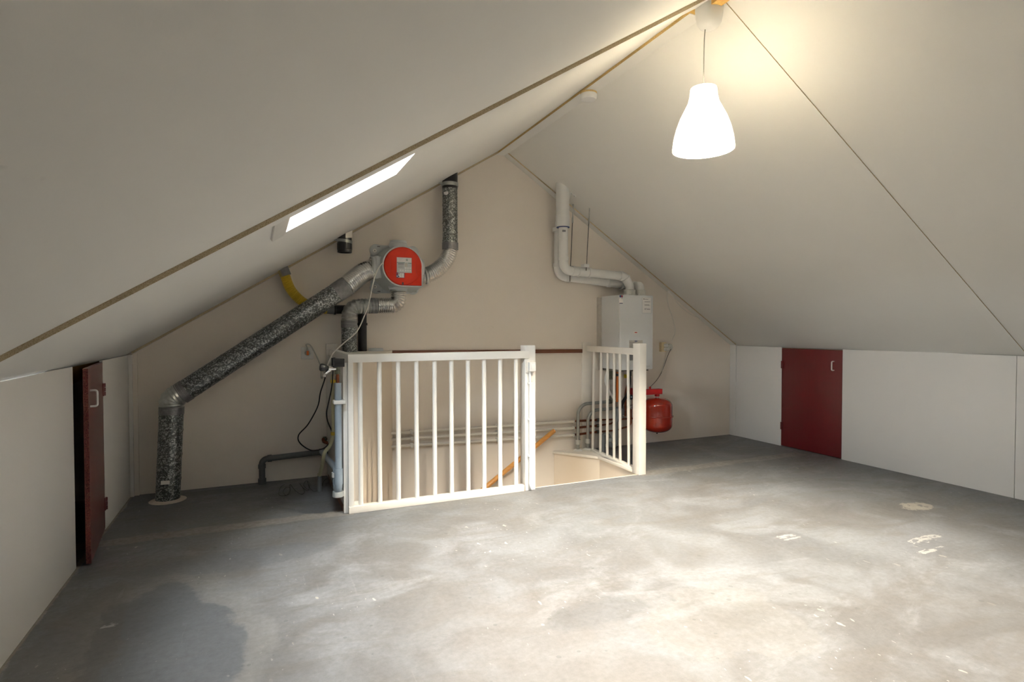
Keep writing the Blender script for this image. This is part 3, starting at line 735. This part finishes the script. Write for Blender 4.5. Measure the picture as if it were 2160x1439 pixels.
# ------------------------------------------------------------------ boiler and its flue pipes
BX0 = V(1268.5, 700, D-.04).x; BYF = 4.456
BX1 = V(1377, 700, BYF).x; BZ0, BZ1 = V(1340, 779.5, BYF).z, V(1340, 623, BYF).z
bo = empty('boiler', ((BX0+BX1)/2, D, BZ0), 'white wall-hung central heating boiler with paper sheet and stickers', 'boiler')
MB().box((BX0, BYF+.018, BZ0), (BX1, D-.04, BZ1)).build('casing', 'boiler_white', bo, bevel=.006)
MB().box((BX0+.001, BYF, BZ0-.004), (BX1+.003, BYF+.020, BZ1+.002)).build('front_cover', 'boiler_white', bo, bevel=.008)
MB().box((BX0-.03, D-.039, BZ0-.02), (BX0+.2, D-.001, BZ1-.01)).build('mounting_board', 'label_beige', bo)
MB().box((BX0+.01, BYF+.04, BZ0-.02), (BX1-.02, D-.05, BZ0+.001)).build('connection_tray', 'dark_steel', bo)
def bl(px0, py0, px1, py1, m_, nm='print', d=.001, par=None):
    a, b = V(px0, py0, BYF), V(px1, py1, BYF)
    return MB().box((a.x, BYF-d, a.z), (b.x, BYF+.002, b.z)).build(nm, m_, par or bo)
sh = bl(1354.2, 627.5, 1374, 661.5, 'label_grey', 'sheet_holder', .0012); sh2 = bl(1355, 628, 1373, 660.5, 'paper', 'paper_sheet', .0024)
for a in ((1357, 630, 1358.6, 631.8, 'ink'), (1359.3, 631, 1367, 632, 'ink_grey'), (1359.3, 636.2, 1371, 637.4, 'ink_grey'), (1359.3, 642.6, 1369, 643.8, 'ink_grey'), (1359.3, 644.2, 1371, 644.8, 'ink_grey'), (1359.3, 650.2, 1364, 650.7, 'ink_grey'), (1359.3, 652, 1362, 653, 'ink'), (1363.5, 652, 1371, 653, 'ink')):
    bl(*a, 'print', .0032, sh2)
sk = bl(1306.2, 622.6, 1313.6, 641, 'paper', 'energy_sticker', .002)
for a in ((1306.4, 623, 1313.4, 627.8, 'ink_blue'), (1310.6, 623.2, 1312.4, 627, 'ink_red'), (1307, 628.6, 1307.8, 630, 'ink_blue'), (1311, 628.6, 1312, 630.6, 'ink'), (1306.4, 639, 1313.2, 640.6, 'ink_blue')):
    bl(*a, 'print', .0029 if a[4] != 'ink_red' else .0036, sk)
lg_ = bl(1335.5, 699, 1345.5, 704.5, 'paper', 'brand_plate', .002); bl(1338.6, 700.6, 1343.6, 702.4, 'ink_red', 'print', .0028, lg_)
cs = bl(1327, 718, 1355, 760, 'label_beige', 'control_panel', .003)
bl(1338.2, 719, 1343.8, 720.7, 'ink_blue', 'print', .0038, cs); bl(1327.4, 722.4, 1342, 723.2, 'ink_grey', 'print', .0038, cs)
for k in range(6): bl(1328, 725.4+k*1.7, 1333+(k % 3), 726.0+k*1.7, 'ink_grey', 'print', .0038, cs)
bl(1324, 746, 1345, 760.6, 'steel', 'display_frame', .004); bl(1327, 746.6, 1344, 759, 'ink_grey', 'display', .0055)
bl(1360.2, 737.5, 1362.4, 749, 'label_beige', 'catch', .008)
bl(1362, 771.8, 1371, 772.8, 'label_grey', 'print')
# flue connectors on the top
yc = 4.62
c1, c2_ = V(1328.5, 612, yc), V(1350, 612, yc)
for q in (c1, c2_):
    MB().lathe((q.x, yc, BZ1-.004), (0, 0, 1), [(.060, 0), (.060, .02), (.056, .022), (.056, .055), (.058, .058), (.058, .068), (.050, .070), (0, .070)], 28).build('flue_socket', 'ivory_pvc', bo)
for px in (1331, 1347):
    q = V(px, 617.5, yc-.065); MB().lathe((q.x, q.y, BZ1+.012), (0, -1, 0), [(.012, -.02), (.012, .01), (.008, .014), (0, .014)], 14).build('test_plug', 'ivory_pvc', bo)
RP = .042
def sleeve(c, ax, par, r=RP, w=.035, mat='white_pvc'): ring('sleeve', c, ax, r, w, mat, par, .005)
yv = 4.57
fl1 = empty('flue_pipe', (c1.x, yc, BZ1+.06), 'white plastic flue pipe rising beside the wall to a wide sleeve through the roof', 'pipe', 'boiler flue pipes')
v0 = V(1188, 478, yv); v1 = V(1190, 570, yv)
v1 = Vector((v0.x+.006, yv, v1.z))
hA = V(1316, 585, yc-.02)
dn = Vector((c1.x, yc, BZ1+.05))
pth = arc_path([v0, v1, V(1318, 583, yc), dn+Vector((0, 0, .05)), dn], [.075, .08, .06], 10)
MB().sweep(pth, RP, 28).build('pipe', 'white_pvc', fl1)
top = Vector((v0.x-.008, yv, zr(v0.x)+.16))
MB().sweep([v0+Vector((-.006, 0, -.005)), v0+Vector((-.006, 0, .10)), v0+Vector((-.006, 0, .102)), top], [.064, .064, .0605, .0605], 32).build('roof_sleeve', 'white_pvc', fl1)
ring('blue_seal', v0+Vector((-.002, 0, -.007)), (0, 0, 1), RP, .008, 'ink_blue', fl1, .018)
sleeve(v1+Vector((-.001, 0, .105)), (0, 0, 1), fl1)
dirh = (V(1318, 583, yc)-v1).normalized()
sleeve(v1+dirh*.105, dirh, fl1); sleeve(v1+dirh*.16, dirh, fl1, w=.012)
cl = v1.lerp(V(1318, 583, yc), .40); sleeve(cl, dirh, fl1, w=.03)
sleeve(V(1309, 582, yc-.005), dirh, fl1, w=.03); sleeve(V(1320, 588, yc-.005), (dn+Vector((0, 0, .08))-V(1318, 583, yc)), fl1, w=.02)
lbm = MB().box((v0.x-.026, yv-RP-.0015, v0.z-.055), (v0.x+.002, yv-RP+.012, v0.z-.038)).build('print', 'ink_grey', fl1)
yw2 = 4.735
fl2 = empty('flue_pipe', (c2_.x, yc, BZ1+.06), 'white plastic air intake pipe running close to the wall behind the flue', 'pipe', 'boiler flue pipes')
u_0 = V(1177, 455, yw2); u_1 = V(1179, 582, yw2); u_1.x = u_0.x
dn2 = Vector((c2_.x, yc, BZ1+.05)); ue = V(1300, 600, yw2)
ek = Vector((c2_.x, yw2, dn2.z+.10))
ekk = V(1346, 600, yw2)
pth = arc_path([Vector((v0.x-.004, yv+.03, v0.z+.095)), Vector((u_0.x+.01, yw2, v0.z+.03)), u_1, V(1338, 603, yw2), Vector((c2_.x, yc, dn2.z+.055)), dn2], [.06, .075, .05, .045], 10)
MB().sweep(pth, RP, 28).build('pipe', 'white_pvc', fl2)
dir2 = (V(1338, 603, yw2)-u_1).normalized()
sleeve(V(1176, 485, yw2), (0, 0, 1), fl2); sleeve(u_1+Vector((0, 0, .10)), (0, 0, 1), fl2); sleeve(u_1+dir2*.10, dir2, fl2)
sleeve(V(1284, 596, yw2), dir2, fl2, w=.045); sleeve(V(1310, 601, yw2), dir2, fl2, w=.02)
q = ring('pipe_clip', u_1+dir2*.12, dir2, RP+.003, .014, 'ivory_pvc', fl2, .005)
# threaded hanging rods
for i, (pa, pb, yq, lab) in enumerate((((1210, 435), (1202, 594), yw2-.051, 'threaded steel hanging rod reaching down to the rear white pipe'), ((1245, 440), (1236.5, 571), cl.y-RP-.009, 'threaded steel hanging rod ending in the white clip on the front flue pipe'))):
    bt = V(*pb, yq); tp = Vector((bt.x+.036, yq, zr(bt.x+.036)+.02))
    hrd = empty('hanging_rod', bt, lab, 'rod', 'threaded rods over the boiler')
    tube('rod', [bt, tp], .0045, 'dark_steel', hrd, 8)
    k = tp.lerp(bt, .22); tube('rod_upper', [k, tp], .006, 'steel', hrd, 8)
    tube('coupling_nut', [k-Vector((0, 0, .03)), k+Vector((0, 0, .02))], .0085, 'steel', hrd, 6)
    if i == 1: MB().box((bt.x-.028, yq-.012, bt.z+.03), (bt.x+.03, yq+.05, bt.z+.062)).build('clip', 'white_pvc', hrd, bevel=.006)
# white perforated angle bracket at the roof sleeve
q0, q1, q2 = V(1197, 424, yv-.03), V(1203, 415, yv-.03), V(1216, 408, yv-.03)
def onr(p, o=.0): return p
ab = empty('angle_bracket', q0, 'small white perforated metal angle bracket beside the roof sleeve', 'bracket')
qs = Vector((q1.x+.055, yv-.03, 0)); qs.z = zr(qs.x)-.003; qm = Vector((q1.x, yv-.03, 0)); qm.z = zr(qm.x)-.003
MB().bar(q0-Vector((0, 0, .01)), qm, .022, .004, (0, 1, 0)).build('short_leg', 'white_pvc', ab)
MB().bar(qm, qs, .004, .022, (0, 1, 0)).build('long_leg', 'white_pvc', ab)
for t in (.25, .8): tube('screw', [qm.lerp(qs, t)-NR*.005, qm.lerp(qs, t)], .004, 'steel', ab, 8)

# ------------------------------------------------------------------ expansion vessel
yt = 4.62
tc_ = V(1386, 876, yt); tz0, tz1 = V(1386, 911.5, yt).z, V(1386, 838.5, yt).z; tr = .152
ev = empty('expansion_vessel', (tc_.x, yt, tz0), 'glossy red expansion vessel hanging from a red wall bracket', 'expansion vessel')
hh = tz1-tz0
def dome(n=9):
    out = []
    for k in range(n+1):
        t = PI/2*k/n; out.append((tr*math.sin(t)**.72 if k else 0, .085*(1-math.cos(t))))
    return out
lo = dome(); prof = [(r, z) for r, z in lo]+[(r, hh-z) for r, z in lo[::-1]]
MB().lathe((tc_.x, yt, tz0), (0, 0, 1), prof, 56).build('tank', 'vessel_red', ev, ang=60)
MB().lathe((tc_.x, yt, tz0+hh*.475), (0, 0, 1), [(tr-.002, -.007), (tr+.008, -.006), (tr+.010, 0), (tr+.008, .006), (tr-.002, .007)], 56).build('seam_band', 'vessel_red', ev)
tube('valve', [(tc_.x, yt, tz0-.018), (tc_.x, yt, tz0+.004)], .008, 'black_plastic', ev, 10)
tube('neck', [(tc_.x, yt, tz1-.003), (tc_.x, yt, tz1+.03)], .016, 'steel', ev, 14)
tube('nut', [(tc_.x, yt, tz1+.012), (tc_.x, yt, tz1+.045)], .026, 'bracket_red', ev, 6)
MB().box((tc_.x-.185, yt-.035, tz1+.035), (tc_.x+.04, yt+.03, tz1+.088)).build('bracket_arm', 'bracket_red', ev, bevel=.004)
MB().box((tc_.x-.22, yt-.035, tz1-.02), (tc_.x-.18, D-.001, tz1+.088)).build('bracket_plate', 'bracket_red', ev, bevel=.003)
tube('vent_knob', [(tc_.x-.09, yt, tz1+.085), (tc_.x-.09, yt, tz1+.112)], .011, 'bracket_red', ev, 12)

# ------------------------------------------------------------------ pipework under the boiler
for (b, t, e, lab) in (((1219, 946), (1219, 852), (1289, 847), 'taller bent steel heating pipe with a right-angle fitting under the boiler'), ((1240, 945), (1240, 865), (1336, 858), 'shorter bent steel heating pipe passing under the boiler')):
    yq = D-.075 if b[0] < 1230 else D-.07
    base = V(b[0], b[1], yq); base.z = .012
    up = V(t[0], t[1], yq); up.x = base.x; en = V(e[0], e[1], yq)
    sp = empty('steel_pipe', base, lab, 'pipe', 'bent steel pipes beside the boiler')
    pts = arc_path([base, Vector((base.x, yq, en.z-.01)), en], .11, 12)
    tube('pipe', pts, .0155, 'steel', sp, 18)
    MB().lathe(base+Vector((0, 0, 0)), (0, 0, 1), [(.044, 0), (.042, .006), (.028, .014), (.016, .016)], 24).build('floor_rosette', 'white_pvc', sp)
    ring('pipe_clip', base+Vector((0, 0, .085)), (0, 0, 1), .016, .045, 'ivory_pvc', sp, .009)
    if e[0] < 1300:
        kn = V(1290, 843, yq); topz = BZ0-.015
        tube('fitting', arc_path([en-Vector((.03, 0, 0)), Vector((kn.x, yq, en.z)), Vector((kn.x, yq, en.z+.055))], .02, 6), .023, 'dark_steel', sp, 16)
        tube('riser', [Vector((kn.x, yq, en.z+.05)), Vector((kn.x, yq, topz-.09))], .0155, 'steel', sp, 16)
        tube('valve', [Vector((kn.x, yq, topz-.10)), Vector((kn.x, yq, topz))], .024, 'brass', sp, 10)
    else:
        tube('union', [en-Vector((.04, 0, 0)), en+Vector((.02, 0, 0))], .023, 'steel', sp, 8)
        tube('riser', arc_path([en, en+Vector((.05, 0, 0)), Vector((en.x+.05, yq, BZ0-.015))], .03, 6), .0145, 'steel', sp, 14)
def hang(name, lab, cat, pts, r, mat, extra=None, base=None):
    pts = [Vector(p) for p in pts]
    e = empty(name, base or pts[-1], lab, cat); tube(name+'_length', pts, r, mat, e, 14)
    return e
yq = 4.66
bz = BZ0-.01
q = V(1303, 785, yq)
e = hang('orange_pipe', 'thin orange pipe dropping from the boiler behind the balusters', 'pipe', [(q.x, yq, bz), V(1302, 848, yq)], .0115, 'orange_pipe')
ring('collar', V(1303, 791, yq), (0, 0, 1), .0115, .025, 'black_plastic', e, .006)
q0 = V(1327, 785, yq)
e = hang('black_hose', 'curved black condensate hose from the boiler into the grey funnel', 'hose', curve([(q0.x, yq, bz), V(1328, 808, yq), V(1323, 832, yq), V(1314, 848, yq), V(1309, 862, yq)], 8), .0155, 'black_rubber')
tube('hose_nut', [(q0.x, yq, bz), V(1327, 793, yq)], .024, 'black_plastic', e, 10)
ym = 4.70
e = hang('copper_pipe', 'brown copper pipe with yellow tag bending down behind the balusters', 'pipe', curve([(V(1324, 785, ym).x, ym, bz), V(1325, 805, ym), V(1320, 830, ym), V(1319, 860, ym), V(1319, 878, ym)], 8), .0115, 'copper')
q = V(1321, 794, ym-.012); MB().box((q.x-.012, ym-.016, q.z-.018), (q.x+.012, ym+.014, q.z+.018)).build('tag', 'yellow_tag', e, bevel=.002)
hang('white_hose', 'white flexible hose looping below the boiler behind the balusters', 'hose', curve([(V(1282, 784, ym).x, ym, bz), V(1277, 800, ym), V(1281, 815, ym), V(1289, 832, ym), V(1297, 846, ym)], 8), .0105, 'white_pvc')
hang('thin_cable', 'thin white cable hanging between the pipes below the boiler', 'cable', curve([(V(1316, 784, ym).x, ym, bz), V(1311, 815, ym), V(1311, 836, ym), V(1316, 840, ym)], 8), .003, 'cable_white')
yf_ = 4.655
f0 = V(1307, 861, yf_); f1 = V(1307, 875, yf_); f2 = V(1299, 890, yf_); f3 = V(1299, 950, yf_)
fu = empty('siphon_funnel', Vector((f2.x, yf_, 0)), 'grey plastic funnel with drain trap standing on the floor under the boiler', 'drain')
MB().lathe((f0.x, yf_, f1.z), (0, 0, 1), [(.046, 0), (.048, f0.z-f1.z), (.043, f0.z-f1.z), (.041, .004), (0, .004)], 24).build('cup', 'grey_pvc', fu)
MB().sweep([f1, f1.lerp(f2, .9), f2+Vector((0, 0, -.03))], [.046, .022, .021], 20).build('cone', 'grey_pvc', fu)
trz = V(1296, 942, yf_).z
tA = Vector((f2.x, yf_, f2.z)); sA = V(1290, 925, yf_); sB = V(1272, 925, yf_)
pts = arc_path([tA, Vector((f2.x, yf_, .045)), Vector((f2.x-.075, yf_, .045)), Vector((f2.x-.08, yf_, V(1280, 918, yf_).z)), Vector((sB.x, yf_, V(1280, 918, yf_).z)), Vector((sB.x, yf_, .0))], [.036, .036, .038, .038], 8)
tube('trap', pts, .024, 'grey_pvc', fu, 20)
ring('sleeve', Vector((sB.x, yf_, .12)), (0, 0, 1), .024, .09, 'grey_pvc', fu, .006)
ring('trap_nut', Vector((f2.x-.078, yf_, .11)), (0, 0, 1), .024, .03, 'grey_cap', fu, .008)
q = V(1331, 838, 4.68)
pg = empty('filling_valve', q, 'small valve with black knob and blue mark below the boiler', 'valve')
MB().lathe(q, (-.4, -1, .2), [(.0, -.012), (.024, -.012), (.026, .0), (.024, .012), (0, .012)], 20).build('knob', 'black_plastic', pg)
MB().lathe(q+Vector((-.006, -.0145, .003)), (-.4, -1, .2), [(.008, 0), (.008, .002), (0, .002)], 12).build('blue_mark', 'blue_pvc', pg)
tube('body', [q+Vector((.0, .01, 0)), q+Vector((.005, .02, -.07))], .014, 'steel', pg, 12)

# ------------------------------------------------------------------ things on the shaft's side and the left of the wall
sx = .50
def S(px, py, off=.03): return VX(px, py, sx-off)
wpz = empty('waste_pipe', S(714, 1035, .045), 'blue-grey plastic waste pipe with trap clipped to the side of the boxed shaft', 'pipe')
p0 = S(713, 808, .042); p1 = S(714, 1016, .042); yp = (p0.y+p1.y)/2+.0
p0 = Vector((p0.x, yp, p0.z)); p1 = Vector((p0.x, yp, p1.z))
tube('pipe', [p0, p1-Vector((0, 0, -.02))], .0215, 'blue_pvc', wpz, 24)
bz_ = p1.z-.065
yt2 = yp+.115
tube('trap_bend', arc_path([p1+Vector((0, 0, .06)), Vector((p0.x, yp, bz_)), Vector((p0.x, yt2, bz_)), Vector((p0.x, yt2, p1.z+.03))], .05, 10), .0235, 'blue_pvc', wpz, 24)
ring('socket', p1+Vector((0, 0, .035)), (0, 0, 1), .0215, .10, 'blue_pvc', wpz, .005)
MB().lathe((p0.x, yp+.03, bz_-.022), (0, 0, -1), [(.034, -.02), (.036, -.004), (.036, .012), (.032, .016), (0, .016)], 22).build('clean_out', 'grey_cap', wpz)
ring('trap_nut', (p0.x, yt2, p1.z+.02), (0, 0, 1), .0235, .03, 'white_pvc', wpz, .006)
tube('outlet', arc_path([Vector((p0.x, yt2, p1.z+.0)), Vector((p0.x, yt2, p1.z+.055)), Vector((p0.x-.005, D-.055, V(692, 951, D-.055).z))], .04, 8), .021, 'blue_pvc', wpz, 20)
cz = S(713, 848, .042).z
MB().box((p0.x-.030, yp-.030, cz-.012), (sx+.0005, yp+.030, cz+.012)).build('clip', 'white_pvc', wpz, bevel=.004)
# tap
tp = S(712, 772, .045)
tpy = yp+.02
ta = empty('water_tap', (p0.x, tpy, tp.z), 'chrome water tap with black knob on the side of the boxed shaft', 'tap')
T = Vector((p0.x, tpy, S(712, 778, .042).z))
tube('copper_riser', [Vector((p0.x, yp+.005, p0.z-.03)), Vector((p0.x, yp+.012, T.z-.02))], .0105, 'copper', ta)
tube('brass_tee', [T-Vector((0, 0, .035)), T+Vector((0, 0, .02))], .02, 'brass', ta, 10)
MB().box((T.x-.022, T.y-.03, T.z+.012), (sx-.0005, T.y+.03, T.z+.065)).build('black_block', 'black_plastic', ta, bevel=.003)
tk = VX(691, 775, T.x-.115)
tk = Vector((T.x-.085, T.y-.012, T.z+.010))
tdir = (T+Vector((0, 0, .0))-tk).normalized()
tube('spindle', [tk+tdir*.03, T], .0155, 'chrome', ta, 16)
MB().lathe(tk, tdir, [(0, -.022), (.020, -.022), (.024, -.016), (.023, 0), (.015, .024), (.012, .028)], 8).build('knob', 'black_plastic', ta)
tube('spout', arc_path([tk+tdir*.055, tk+tdir*.02+Vector((0, 0, -.030)), tk+tdir*.005+Vector((0, 0, -.045))], .015, 6), .010, 'chrome', ta, 14)
MB().lathe(tk+tdir*.006+Vector((0, 0, -.036)), (0, 0, -1), [(.013, 0), (.013, .022), (.010, .024), (0, .024)], 14).build('nozzle', 'chrome', ta)
# black plug hanging beside the block
q = S(702, 768, .02)
bp = empty('cable_clip', q, 'flat black plug upright beside the water tap on the shaft', 'plug')
MB().box((q.x-.01, q.y-.018, q.z-.045), (sx-.0005, q.y+.018, q.z+.045)).build('body', 'black_plastic', bp, bevel=.006)
MB().box((q.x-.014, q.y-.006, q.z-.05), (q.x-.008, q.y+.006, q.z-.03)).build('strain_relief', 'black_rubber', bp)
# yellow-ish hose running down the shaft panel to the floor stub
hq = [S(702, 790, .02), S(702.5, 860, .02), S(702.5, 915, .022)]
yl = hq[1].y
fz = VZ(686, 1040, 0.0)
hp = [Vector((sx-.02, yl, z)) for z in (S(702, 792).z, S(702, 850).z, S(702, 915).z)]+[S(696, 940, .04), S(685, 955, .085), S(683, 972, .095), S(688, 990, .085), S(690, 1008, .085)]
hs_ = empty('drain_hose', hp[-1], 'pale yellow drain hose winding down beside the waste pipe to the floor', 'hose')
hp2 = hp[:6]; last = Vector((.40, fz.y+.06, .115)); hp2 = hp[:5]+[Vector((.408, (hp[4].y+last.y)/2-.01, .22)), last]
tube('hose', curve(hp2, 10), .0125, 'cream_hose', hs_, 16)
for z in (S(702, 807).z, S(702, 918).z): MB().box((sx-.036, yl-.016, z-.012), (sx-.0003, yl+.016, z+.012)).build('clip', 'yellow_hose', hs_, bevel=.003)
tube('hose_end', [last+Vector((0, 0, .02)), last-Vector((0, 0, .03))], .015, 'cream_hose', hs_, 14)
tube('floor_stub', [Vector((last.x, last.y, -.002)), last], .0155, 'grey_pvc', hs_, 16)
# grey drain pipe along the gable wall
ydp = D-.055
a = V(553, 1020, ydp); a.z = 0; b = V(553, 969, ydp); c_ = V(690, 952, ydp); c_.x = .488; b.x = a.x
dp = empty('drain_pipe', a, 'dark grey plastic drain pipe rising from the floor and running along the gable wall', 'pipe')
tube('pipe', arc_path([a, b, c_], .04, 8), .0225, 'dark_pvc', dp, 22)
ring('sleeve', a+Vector((0, 0, .022)), (0, 0, 1), .0225, .04, 'dark_pvc', dp, .007)
ring('sleeve', b-Vector((0, 0, .055)), (0, 0, 1), .0225, .03, 'dark_pvc', dp, .005); ring('sleeve', b+(c_-b).normalized()*.055, c_-b, .0225, .03, 'dark_pvc', dp, .005)
q = V(683, 953, ydp); ring('sleeve', q, c_-b, .0225, .07, 'dark_pvc', dp, .005)
# small copper pipe ends at the shaft
q = V(683, 928, D-.03)
cp = empty('copper_stub', q, 'bent stub of copper pipe at the wall corner of the boxed shaft', 'pipe')
tube('stub', arc_path([V(690, 926, D-.01), V(681, 926, D-.05), V(683, 932, D-.07), V(700, 938, D-.10)], .02, 6), .0125, 'copper', cp, 14)
ring('nut', V(685, 926, D-.035), (1, 0, 0), .0125, .025, 'brass', cp, .006)
# wall outlet with orange plug
q = V(648, 745, D-.001)
ou = empty('wall_outlet', q, 'white square wall socket with orange plug on the gable wall', 'socket')
MB().box((q.x-.047, D-.011, q.z-.048), (q.x+.047, D-.001, q.z+.048)).build('cover_plate', 'outlet_white', ou, bevel=.004)
MB().lathe((q.x, D-.0105, q.z), (0, -1, 0), [(.029, 0), (.029, .003), (.0235, .003), (.022, .001), (0, .001)], 28).build('socket_rim', 'outlet_white', ou)
MB().lathe((q.x, D-.011, q.z+.0), (0, -1, 0), [(.019, 0), (.019, .02), (.015, .032), (0, .032)], 20).build('plug', 'cable_grey', ou)
MB().box((q.x-.008, D-.052, q.z-.015), (q.x+.009, D-.03, q.z+.02)).build('plug_front', 'orange_plug', ou, bevel=.003)
tube('strain_relief', [(q.x, D-.035, q.z+.015), (q.x-.002, D-.038, q.z+.045)], [.009, .006], 'cable_grey', ou, 12)
yc_ = D-.04
cg = empty('grey_cable', V(690, 785, yc_), 'grey power cable from the wall socket down towards the water tap', 'cable')
tube('cable', curve([(q.x-.002, yc_, q.z+.045), V(646, 727, yc_), V(655, 729, yc_), V(668, 752, yc_), V(677, 775, yc_-.03), V(678, 797, yc_-.1), V(682, 792, yc_-.22), V(687, 770, yc_-.30)], 10), .0048, 'cable_grey', cg, 10)
wc = empty('unit_cable', V(690, 775, 4.2), 'white cable dropping from the ventilation unit past the silver hose to the shaft', 'cable')
tube('cable', curve([(UX-.152, UY+.004, UZ+.010), (UX-.168, UY-.010, UZ+.012), V(795, 572, 4.50), V(786, 600, 4.50), V(778, 640, 4.53), V(768, 668, 4.53), V(752, 700, 4.53), V(725, 724, 4.45), V(703, 745, 4.35), V(693, 765, 4.25), V(690, 775, 4.22)], 10), .0048, 'cable_white', wc, 10)
bc = empty('black_cable', V(655, 945, 4.35), 'black cable hanging in a wide loop from the tap beside the boxed shaft', 'cable')
tube('cable', curve([V(690, 775, 4.2), V(685, 800, 4.25), V(676, 828, 4.4), V(670, 858, 4.5), V(650, 895, 4.6), V(630, 918, 4.66), V(633, 935, 4.68), V(656, 950, 4.66), V(680, 947, 4.55), V(694, 936, 4.35), V(703, 922, 4.25), V(704, 905, 4.22)], 10), .0046, 'black_rubber', bc, 10)
bc2 = empty('black_cable', S(700, 900, .03), 'black cable hanging close to the shaft panel behind the yellow hose', 'cable')
tube('cable', curve([S(703, 775, .03), S(700, 815, .04), S(693, 850, .06), S(689, 870, .07), S(691, 888, .06), S(698, 905, .035), S(702, 915, .012)], 10), .0046, 'black_rubber', bc2, 10)
# tangle of thin wire on the floor
wi = empty('floor_wire', VZ(620, 1040, 0), 'tangled thin black wire lying on the concrete beside the shaft', 'wire')
wpts = [(601, 1022, .03), (592, 1028, .012), (588, 1043, .003), (598, 1046, .003), (610, 1042, .003), (612, 1030, .02), (603, 1029, .03), (597, 1038, .008), (604, 1045, .003), (611, 1036, .012), (612, 1022, .05), (622, 1034, .012), (636, 1043, .003), (642, 1036, .01), (632, 1020, .05), (640, 1030, .02), (650, 1035, .01), (653, 1020, .05), (645, 1015, .06), (641, 1025, .03), (652, 1033, .01), (648, 1014, .06), (654, 1030, .02), (664, 1037, .003), (676, 1030, .01), (684, 1014, .06), (693, 1010, .07), (694, 1017, .05), (686, 1022, .04)]
tube('wire', curve([VZ(a_, b_, z_+.0018) for a_, b_, z_ in wpts], 6), .0016, 'black_rubber', wi, 6)
# ------------------------------------------------------------------ right part of the wall
q = V(1395.5, 732, D-.001)
so = empty('wall_outlet', q, 'cream surface-mounted wall socket with white plugs beside the boiler', 'socket')
MB().box((q.x-.034, D-.042, q.z-.05), (q.x+.034, D-.001, q.z+.05)).build('housing', 'outlet_cream', so, bevel=.006)
MB().lathe((q.x+.014, D-.042, q.z+.018), (0, -1, 0), [(.02, 0), (.019, .025), (.012, .034), (0, .034)], 16).build('plug', 'white_pvc', so)
MB().lathe((q.x+.014, D-.042, q.z-.022), (0, -1, 0), [(.02, 0), (.019, .03), (.012, .04), (0, .04)], 16).build('plug', 'white_pvc', so)
tube('plug_cord', curve([(q.x+.014, D-.08, q.z-.024), (q.x+.012, D-.085, q.z-.06), (q.x+.004, D-.05, q.z-.16), (q.x-.03, D-.03, q.z-.30)], 8), .003, 'cable_white', so, 8)
q = V(1412, 733, D-.001)
rc = empty('round_box', q, 'round translucent cover disc on the wall beside the cream socket', 'junction box')
MB().lathe((q.x, D-.001, q.z), (0, -1, 0), [(.038, 0), (.038, .010), (.035, .014), (.012, .016), (0, .016)], 32).build('cover', 'ivory_pvc', rc)
MB().lathe((q.x, D-.0165, q.z), (0, -1, 0), [(.004, 0), (.004, .002), (0, .002)], 10).build('screw', 'steel', rc)
tc2 = empty('thermostat_cable', V(1370, 815, D-.02), 'thin dark cable from the round wall disc down to the red vessel', 'cable')
tube('cable', curve([(q.x+.008, D-.017, q.z-.015), V(1408, 752, D-.02), V(1398, 780, D-.02), V(1386, 801, D-.02), V(1372, 816, D-.02)], 8), .003, 'dark_steel', tc2, 8)
lc = empty('loose_cable', V(1412, 730, D-.01), 'thin white cables draped from the roof edge to the round disc', 'cable')
tube('cable', curve([V(1417, 720, D-.012), V(1424, 700, D-.012), V(1419, 672, D-.012), V(1410, 645, D-.012), V(1407, 622, D-.015), V(1411, 613, D-.095), V(1419, 624, D-.095), V(1432, 643, D-.055), V(1455, 662, D-.03), V(1478, 672, D-.08)], 10), .0028, 'cable_white', lc, 8)
# switch and conduit on the stair post
PYF = YR-.02
sw_ = empty('post_switch', (1.84, PYF, .9), 'white light switch and conduit mounted on the front railing post', 'switch')
q = V(1121, 773.5, PYF-.02)
MB().box((q.x-.036, PYF-.012, q.z-.045), (q.x+.026, PYF+.001, q.z+.04)).build('back_plate', 'post_cream', sw_, bevel=.002)
MB().box((q.x-.026, PYF-.045, q.z-.033), (q.x+.026, PYF-.01, q.z+.033)).build('housing', 'white_pvc', sw_, bevel=.005)
MB().box((q.x-.016, PYF-.049, q.z-.02), (q.x+.016, PYF-.044, q.z+.018)).build('rocker', 'white_pvc', sw_, bevel=.002)
cx = V(1118.5, 900, PYF-.012).x
tube('conduit', curve([(cx, PYF-.012, q.z-.03), (cx, PYF-.012, .6), (cx, PYF-.012, .12), (cx-.002, PYF-.014, .05), (cx+.012, PYF-.02, .012)], 8), .009, 'white_pvc', sw_, 14)
for py in (808, 884, 961):
    z = V(1118, py, PYF).z
    MB().box((cx-.018, PYF-.022, z-.006), (cx+.018, PYF+.001, z+.006)).build('clip', 'white_pvc', sw_, bevel=.002)
